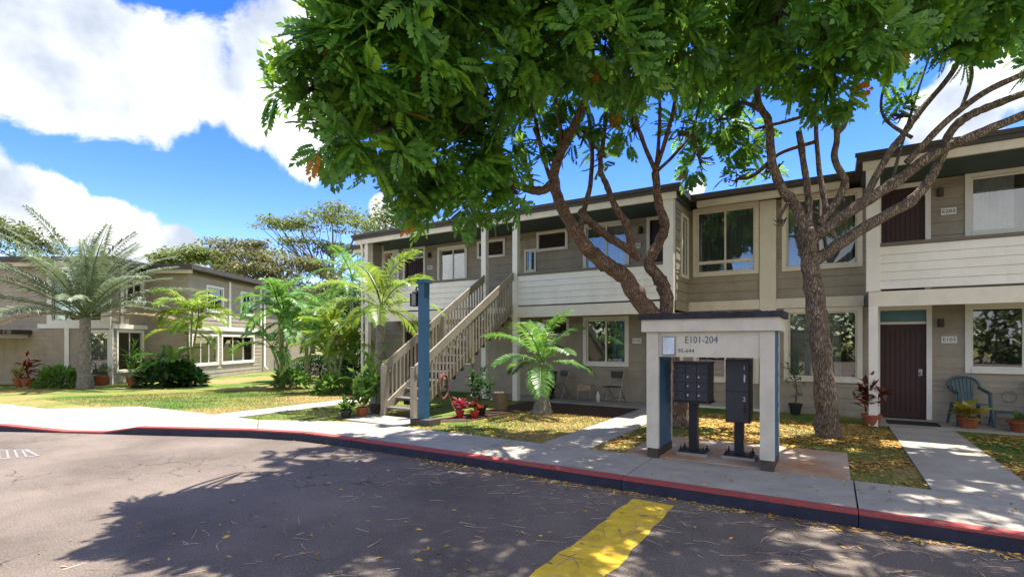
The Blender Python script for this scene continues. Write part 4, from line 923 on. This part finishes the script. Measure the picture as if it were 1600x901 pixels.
gwt = thing('garden_wall', 'pale low garden wall behind the hedge', 'wall', T(gw.x, gw.y, -.3, R(32))); build(MB().box(-3,3,0,.2,-.2,1.2), 'panel', 'white_trim', gwt); build(MB().box(-3.05,3.05,-.05,.25,1.202,1.28), 'coping', 'cream_trim', gwt)

# ------------------------------------------------------------------ distant trees
def far_tree(name, label, px, py, t, lobes, fol, trunk_r, n, size, flat):
    """lobes: (px, py, dt, rx, rz) ; base on the ground at px"""
    b = P(px, 535, t); b.z = -.5; tr = thing(name, label, 'tree', T(b.x, b.y, -.5), 'tall trees beyond the lawn')
    f = P(px, py, t); tk = build(MB().tube(*smooth_path([b, b.lerp(f, .5)+Vector((.3,.2,0)), f], [trunk_r*1.3, trunk_r, trunk_r*.7]), 8), 'trunk', 'far_bark', tr, I4, True)
    VV = []; FF = []; off = 0; mb = MB()
    for lx_, ly_, dt, rx, rz in lobes:
        c = P(lx_, ly_, t+dt); mid = f.lerp(c, .55); mid.z = f.z + (c.z-f.z)*.35
        a, r_ = smooth_path([f, mid, c-Vector((0,0,rz*.5))], [trunk_r*.6, trunk_r*.35, trunk_r*.15]); mb.tube(a, r_, 5, False)
        for _ in range(7):
            e = c + Vector((rnd.uniform(-1,1)*rx*.8, rnd.uniform(-1,1)*rx*.8, rz*.1)); mb.tube([mid, mid.lerp(e,.6)-Vector((0,0,rz*.3)), e], [trunk_r*.16, trunk_r*.1, .02], 4, False)
        k = int(n*rx*rx); q = npr.normal(size=(k,3)); q /= np.linalg.norm(q, axis=1, keepdims=True); q *= npr.uniform(.1,1,(k,1))**.5
        cl = npr.normal(size=(14,3)); cl /= np.linalg.norm(cl, axis=1, keepdims=True); cl[:, 2] = np.abs(cl[:, 2])*.6
        pos = (cl*npr.uniform(.3,1,(14,1)))[npr.integers(0,14,k)] + q*.33
        tv = np.array([(0,0,0),(.5,.3,.05),(1,0,-.1),(.5,-.3,.05)]); tf = np.array([(0,1,2,3)])
        V, F = place(tv, tf, np.array(c)[None] + pos*np.array([rx,rx,rz])[None], npr.normal(size=(k,3))*[1,1,.5], np.tile([0,0,1.],(k,1)) + npr.normal(size=(k,3))*.3, npr.uniform(size*.6,size*1.3,k))
        VV.append(V); FF.append(F+off); off += len(V)
    build(mb, 'branches', 'far_bark', tk, I4, True)['kind'] = 'stuff'
    link('crown', np_mesh('crown', np.concatenate(VV), np.concatenate(FF), [fol]), tr, I4)
    return tr
far_tree('rain_tree', 'tall flat topped tree with layered umbrella crown beyond the palms', 520, 440, 62, [(470,352,0,5.5,1.2),(520,340,3,6,1.5),(555,355,-2,4,1.3),(500,385,0,4.5,1.2),(545,395,2,4,1.2),(440,352,2,3,.9)], 'far_leaf_olive', .45, 55, .38, .3)
far_tree('rain_tree', 'wide spreading tree with sparse brownish canopy above the left roof', 420, 470, 55, [(400,392,0,5,1.2),(370,388,3,4,1.1),(440,410,-2,4.5,1.2),(470,415,1,4,1.2),(400,425,-3,5,1.6),(450,445,0,4.5,1.8),(500,430,2,4,1.6)], 'far_leaf_brown', .4, 55, .38, .3)
far_tree('rain_tree', 'rounded olive tree standing behind the roof of the left building', 320, 460, 60, [(300,408,0,5,2),(340,405,2,5,2.2),(380,420,0,5,2.4),(270,415,2,4,2)], 'far_leaf_olive', .4, 75, .42, .6)
far_tree('leafy_tree', 'airy light green tree rising behind the main building roof end', 620, 420, 44, [(605,345,0,2.6,2.2),(635,352,1,2.8,2.2),(620,330,0,2,1.4),(590,365,-1,2,1.6)], 'far_leaf_olive', .25, 90, .3, .8)
far_tree('leafy_tree', 'dense green tree mass in the distance between the two buildings', 480, 520, 48, [(430,480,0,4,3),(480,470,2,4.5,3.2),(530,470,0,4.5,3),(560,480,-2,4,3),(500,520,-3,4,2.6),(440,525,-2,4,2.4)], 'far_leaf', .4, 150, .36, 1)
far_tree('leafy_tree', 'dark green tree behind the silvery palm above the roof', 30, 420, 46, [(20,370,0,3.2,2.6),(-40,360,0,3.5,3),(60,395,1,2.4,2)], 'far_leaf', .3, 130, .34, 1)
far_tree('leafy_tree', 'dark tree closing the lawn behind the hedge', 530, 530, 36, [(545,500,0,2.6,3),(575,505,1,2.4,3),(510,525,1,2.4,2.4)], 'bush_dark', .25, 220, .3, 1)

# ------------------------------------------------------------------ outdoor furniture and small things
def tub(mb, pts, r, n=6): return mb.tube(pts, r, n)
def folding_chair(label, M, seatmat):
    t = thing('folding_chair', label, 'chair', M, 'folding chairs under the E202 balcony')
    for s in (-.2, .2):
        build(tub(MB(), [(s,-.02,.0),(s,.13,.42),(s,.27,.82),(s*.7,.28,.86)], .013), 'frame_tube', 'metal_grey', t)
        build(tub(MB(), [(s*.92,.40,.0),(s*.92,.10,.42)], .013), 'leg', 'metal_grey', t)
    build(MB().box(-.19,.19,-.2,.16,.42,.445), 'seat', seatmat, t); build(MB().box(-.19,.19,.245,.265,.66,.84), 'backrest', seatmat, t)
    build(tub(tub(MB(), [(-.2,.02,.12),(.2,.02,.12)], .01), [(-.18,.36,.1),(.18,.36,.1)], .01), 'stretcher', 'metal_grey', t)
    build(tub(MB(), [(-.2,-.2,.43),(-.2,.16,.43)], .01), 'seat_rail', 'metal_grey', t)
folding_chair('pale folding chair standing by the short palm', T(-6.75, 13.3, .012, R(-25)), 'metal_grey')
folding_chair('brown folding chair standing under the E102 window edge', T(-5.1, 13.35, .012, R(-10)), 'base_brown')
sl = thing('side_stool', 'small wire stool draped with a tan cloth between the folding chairs', 'stool', T(-5.85, 13.3, .012))
build(MB().box(-.2,.2,-.16,.16,.43,.46).box(-.205,.205,-.166,-.161,.30,.46), 'cloth', 'cloth_tan', sl)
for sx in (-.17,.17):
    for sy in (-.13,.13): build(tub(MB(), [(sx,sy,.43),(sx*1.15,sy*1.15,0)], .011), 'leg', 'metal_grey', sl)
tag(build(MB().lathe([(.001,0),(.05,0),(.05,.2),(.02,.25),(.02,.29),(.001,.29)], 12), 'bottle', 'sign_white', None, T(-5.5, 13.3, .012), True), 'white bottle standing on the patio beside the stool', 'bottle')
mop = thing('mop', 'mop with a pale handle leaning against the palm side of the patio', 'mop', T(-6.6, 12.2, 0)); build(tub(MB(), [(0,0,.12),(-.25,.55,1.35)], .013), 'handle', 'sign_white', mop); build(MB().lathe([(.09,0),(.08,.06),(.03,.16),(.015,.2)], 10), 'mop_head', 'sign_white', mop)
bn = thing('storage_bin', 'black storage bin with a lid in the shade under the balcony', 'bin', T(-7.1, 13.3, .012)); build(MB().lathe([(.24,0),(.30,.72),(.30,.75)], 4), 'body', 'plastic_dark', bn, T(-7.1,13.3,.012,R(45))); build(MB().lathe([(.33,.752),(.33,.79),(.1,.84)], 4), 'lid', 'plastic_dark', bn, T(-7.1,13.3,.012,R(45)))
bk = thing('wicker_basket', 'tall tan wicker basket behind the red pots under the stair', 'basket', T(-6.95, 10.6, -.02)); build(MB().lathe([(.15,0),(.16,.02),(.19,.38),(.2,.42),(.17,.42),(.15,.1),(.01,.08)], 14), 'body', 'wicker', bk); build(MB().tube([(.195*math.cos(a*.45), .195*math.sin(a*.45), .42) for a in range(15)], .018, 6), 'rim', 'wicker', bk)
def plastic_chair(label, M):
    t = thing('plastic_chair', label, 'chair', M, 'green plastic chairs by the E103 wall'); g_ = 'plastic_green'
    build(MB().add([(-.23,-.22,.42),(.23,-.22,.42),(.2,.2,.39),(-.2,.2,.39),(-.23,-.22,.45),(.23,-.22,.45),(.2,.2,.42),(-.2,.2,.42)], ((0,3,2,1),(4,5,6,7),(0,1,5,4),(1,2,6,5),(2,3,7,6),(3,0,4,7))), 'seat', g_, t)
    for sx in (-1, 1):
        build(MB().tube([(sx*.24,-.2,.64),(sx*.25,-.2,.42),(sx*.28,-.24,0)], [.03,.035,.025], 6), 'leg', g_, t); build(MB().tube([(sx*.21,.18,.42),(sx*.26,.27,0)], [.035,.025], 6), 'leg', g_, t)
        build(MB().tube(*smooth_path([(sx*.24,-.22,.63),(sx*.27,-.05,.66),(sx*.26,.15,.70),(sx*.25,.24,.74)], [.03,.032,.03,.026], 4), 6), 'armrest', g_, t)
    rim = [(-.25,.24,.70),(-.25,.27,.80),(-.18,.30,.90),(0,.31,.94),(.18,.30,.90),(.25,.27,.80),(.25,.24,.70)]
    build(MB().tube(*smooth_path(rim, [.024]*7, 4), 6), 'back_rim', g_, t, None, True)
    for k in range(6):
        x = -.15 + k*.06; top = .925 - abs(x)*.35
        build(MB().add([(x*.75-.02,.19,.42),(x*.75+.02,.19,.42),(x*1.1+.022,.30,top),(x*1.1-.022,.30,top),(x*.75-.02,.205,.42),(x*.75+.02,.205,.42),(x*1.1+.022,.315,top),(x*1.1-.022,.315,top)], ((0,1,2,3),(7,6,5,4),(0,3,7,4),(1,5,6,2))), 'back_slat', g_, t)
plastic_chair('green plastic armchair standing between the E103 door and the low green stool', T(2.32, 13.45, .012, R(12)))
plastic_chair('green plastic armchair standing beyond the low green stool', T(3.42, 13.45, .012, R(-8)))
gs = thing('low_stool', 'low green plastic stool between the two green armchairs', 'stool', T(2.85, 13.5, .012)); build(MB().box(-.2,.2,-.15,.15,.27,.30), 'top', 'plastic_green', gs)
for sx in (-.17,.17):
    for sy in (-.12,.12): build(MB().tube([(sx,sy,.27),(sx*1.2,sy*1.2,0)], [.022,.016], 6), 'leg', 'plastic_green', gs)
tag(build(MB().tube([(.11*math.cos(a*.2618), .0, .11*math.sin(a*.2618)) for a in range(25)], .008, 5), 'wire_ring', 'metal_grey', None, T(2.98, 13.82, .58)), 'thin wire ring hanging on the wall beside the green stool', 'ring')
tag(build(MB().box(-.42,.42,-.26,.26,0,.018), 'door_mat', 'mat_dark', None, T(1.38, 13.1, .014)), 'dark mat lying before the E103 door', 'mat')
hk = thing('garden_hose', 'coiled brown garden hose hanging on the stair rail', 'hose', T(-7.6, 9.0, .4))
co = []
for i in range(120):
    a = i*.26; r = .19+.012*math.sin(i*.7); co.append((.06+.02*math.sin(i*.31), .1+r*math.cos(a)*.85, .25+r*1.45*math.sin(a)))
build(MB().tube(co, .016, 6), 'coil', 'hose', hk); build(MB().tube(smooth_path([(.07,.25,.1),(.12,.35,-.2),(.3,.3,-.38),(.55,-.1,-.385),(.4,-.5,-.385)], [.016]*5, 6)[0], .016, 6), 'loose_end', 'hose', hk); build(MB().tube([(.0,.1,.42),(.1,.1,.44)], .04, 8), 'hanger', 'wicker', hk)
hb = thing('hanging_basket', 'small orange hanging pot on the upper left balcony', 'pot', T(-13.0, 12.75, 4.55)); build(MB().lathe([(.05,0),(.12,.1),(.13,.16),(.01,.15)], 12), 'pot', 'terracotta', hb); build(MB().tube([(.1,0,.15),(0,0,.58)], .004, 4).tube([(-.1,0,.15),(0,0,.58)], .004, 4), 'hanger', 'metal_black', hb)

# ------------------------------------------------------------------ grass, litter
def scatter_quads(pts, ln, w, mat, name, label, cat, lift=.004, tilt=.25):
    k = len(pts); a = npr.uniform(0, 6.28, k); d = np.stack([np.cos(a), np.sin(a), npr.uniform(-tilt, tilt, k)], 1)
    tv = np.array([(-.5,0,0),(0,w*.5,.03),(.5,0,0),(0,-w*.5,.03)]); tf = np.array([(0,1,2,3)])
    V, F = place(tv, tf, pts + np.array([0,0,lift]), d, np.tile([0,0,1.],(k,1)) + npr.normal(size=(k,3))*.25, npr.uniform(ln*.6, ln*1.3, k))
    o = link(name, np_mesh(name, V, F, [mat])); tag(o, label, cat, None, 'stuff'); return o
def lawn_ok(x, y):
    if y < back_y(x) + .05 or y > 13.8: return False
    for a, b, c, d in ((-4.05,-3.2,7,13),(.95,1.95,7,13),(-12.1,-11.2,6,23),(-9.0,-7.3,7,8.4),(-2.62,.2,7,9.12),(-7.3,-4.1,10.9,13),(-7.25,-6.5,8.2,10.9)):
        if a < x < b and c < y < d: return False
    if y > 12.6 and -9.5 < x: return False
    return True
def rand_lawn(k, x0, x1, y0, y1, f=None):
    out = []
    while len(out) < k:
        x, y = rnd.uniform(x0, x1), rnd.uniform(y0, y1)
        if lawn_ok(x, y) and (f is None or f(x, y)): out.append((x, y, lawn_z(x, y)))
    return np.array(out)
def blades(pts, h, name, label):
    k = len(pts); a = npr.uniform(0, 6.28, k); d = np.stack([np.cos(a)*.6, np.sin(a)*.6, np.ones(k)], 1)
    tv = np.array([(0,-.09,0),(0,.09,0),(1,0,0)]); tf = np.array([(0,1,2)])
    V, F = place(tv, tf, pts - np.array([0,0,.01]), d, npr.normal(size=(k,3)), npr.uniform(h*.5, h*1.2, k)); o = link(name, np_mesh(name, V, F, ['grass'])); tag(o, label, 'grass', None, 'stuff')
blades(rand_lawn(45000, -7.3, 6, 7.3, 12.6), .055, 'grass_blades', 'short mown grass around the footpaths and trees')
blades(rand_lawn(45000, -20, -8.6, 5.5, 13.8), .06, 'grass_blades', 'short patchy grass on the lawn left of the stair')
def under(x, y):
    drift = .5 + .25*math.sin(x*2.3+y*1.1) + .25*math.sin(y*3.1-x*1.7+1) + .25*math.sin(x*5.3)*math.sin(y*4.7)
    return rnd.random() < (.1 + .9*math.exp(-((x+.3)**2/9 + (y-10.4)**2/5)))*max(.04, drift)**1.5
scatter_quads(rand_lawn(13000, -3.2, 5.5, 7.4, 12.6, under), .085, .38, 'dead_leaf', 'fallen_leaves', 'yellow leaves lying thick under the trees behind the mailboxes', 'leaves', .012)
scatter_quads(rand_lawn(1500, -7.2, -4.1, 7.5, 11.5), .06, .38, 'dead_leaf', 'fallen_leaves', 'scattered yellow leaves on the lawn of the short palm', 'leaves', .015)
kp_ = []
for _ in range(900):
    x = rnd.uniform(-5.5, 5) if rnd.random() < .8 else rnd.uniform(-9, 5); kp_.append((x, kerb_y(x) - abs(rnd.gauss(0, .10)) - .02, -.146))
for _ in range(260): x = rnd.uniform(-6, 4); kp_.append((x, rnd.uniform(1.5, 5.9), -.146))
for _ in range(160): x = rnd.uniform(-5, 5); kp_.append((x, rnd.uniform(6.2, 7.4), .004))
scatter_quads(np.array(kp_), .065, .36, 'dead_leaf', 'fallen_leaves', 'yellow leaves gathered along the kerb and on the road', 'leaves', .004)
tws = MB()
for _ in range(700):
    x = rnd.uniform(-5.2, 4.5); y = rnd.uniform(1.6, 5.9) if rnd.random() < .6 else 5.95-abs(rnd.gauss(0, .7)); a = rnd.gauss(.35, .8); l = rnd.uniform(.06, .26); c = Vector((x, y, -.142)); d = Vector((math.cos(a), math.sin(a), 0))*l*.5; n_ = Vector((-d.y, d.x, 0))*rnd.uniform(-.25, .25)
    tws.tube([c-d, c+n_, c+d], [.0032, .0028, .002], 3, False)
tag(build(tws, 'fallen_twigs', 'twig'), 'thin dry leaf stalks scattered over the shaded road', 'twigs', None, 'stuff')

# trees across the car park, behind the viewer: what the window panes mirror
VV = []; FF = []; off = 0
for k in range(13):
    c = np.array([-34 + k*5.2 + rnd.uniform(-1, 1), -30 + rnd.uniform(-3, 3), 2.2]); m_ = 900; q = npr.normal(size=(m_, 3)); q /= np.linalg.norm(q, axis=1, keepdims=True); q *= npr.uniform(.3, 1, (m_, 1))**.5
    tv = np.array([(0,0,0),(.5,.3,.05),(1,0,-.1),(.5,-.3,.05)]); V, F = place(tv, np.array([(0,1,2,3)]), c[None] + q*np.array([3.2, 2.4, rnd.uniform(2.6, 4)])[None], npr.normal(size=(m_,3)), npr.normal(size=(m_,3)), npr.uniform(.4, .9, m_))
    VV.append(V); FF.append(F+off); off += len(V)
tag(link('tree_line', np_mesh('tree_line', np.concatenate(VV), np.concatenate(FF), ['far_leaf'])), 'row of trees across the car park mirrored in the window panes', 'trees', None, 'stuff')
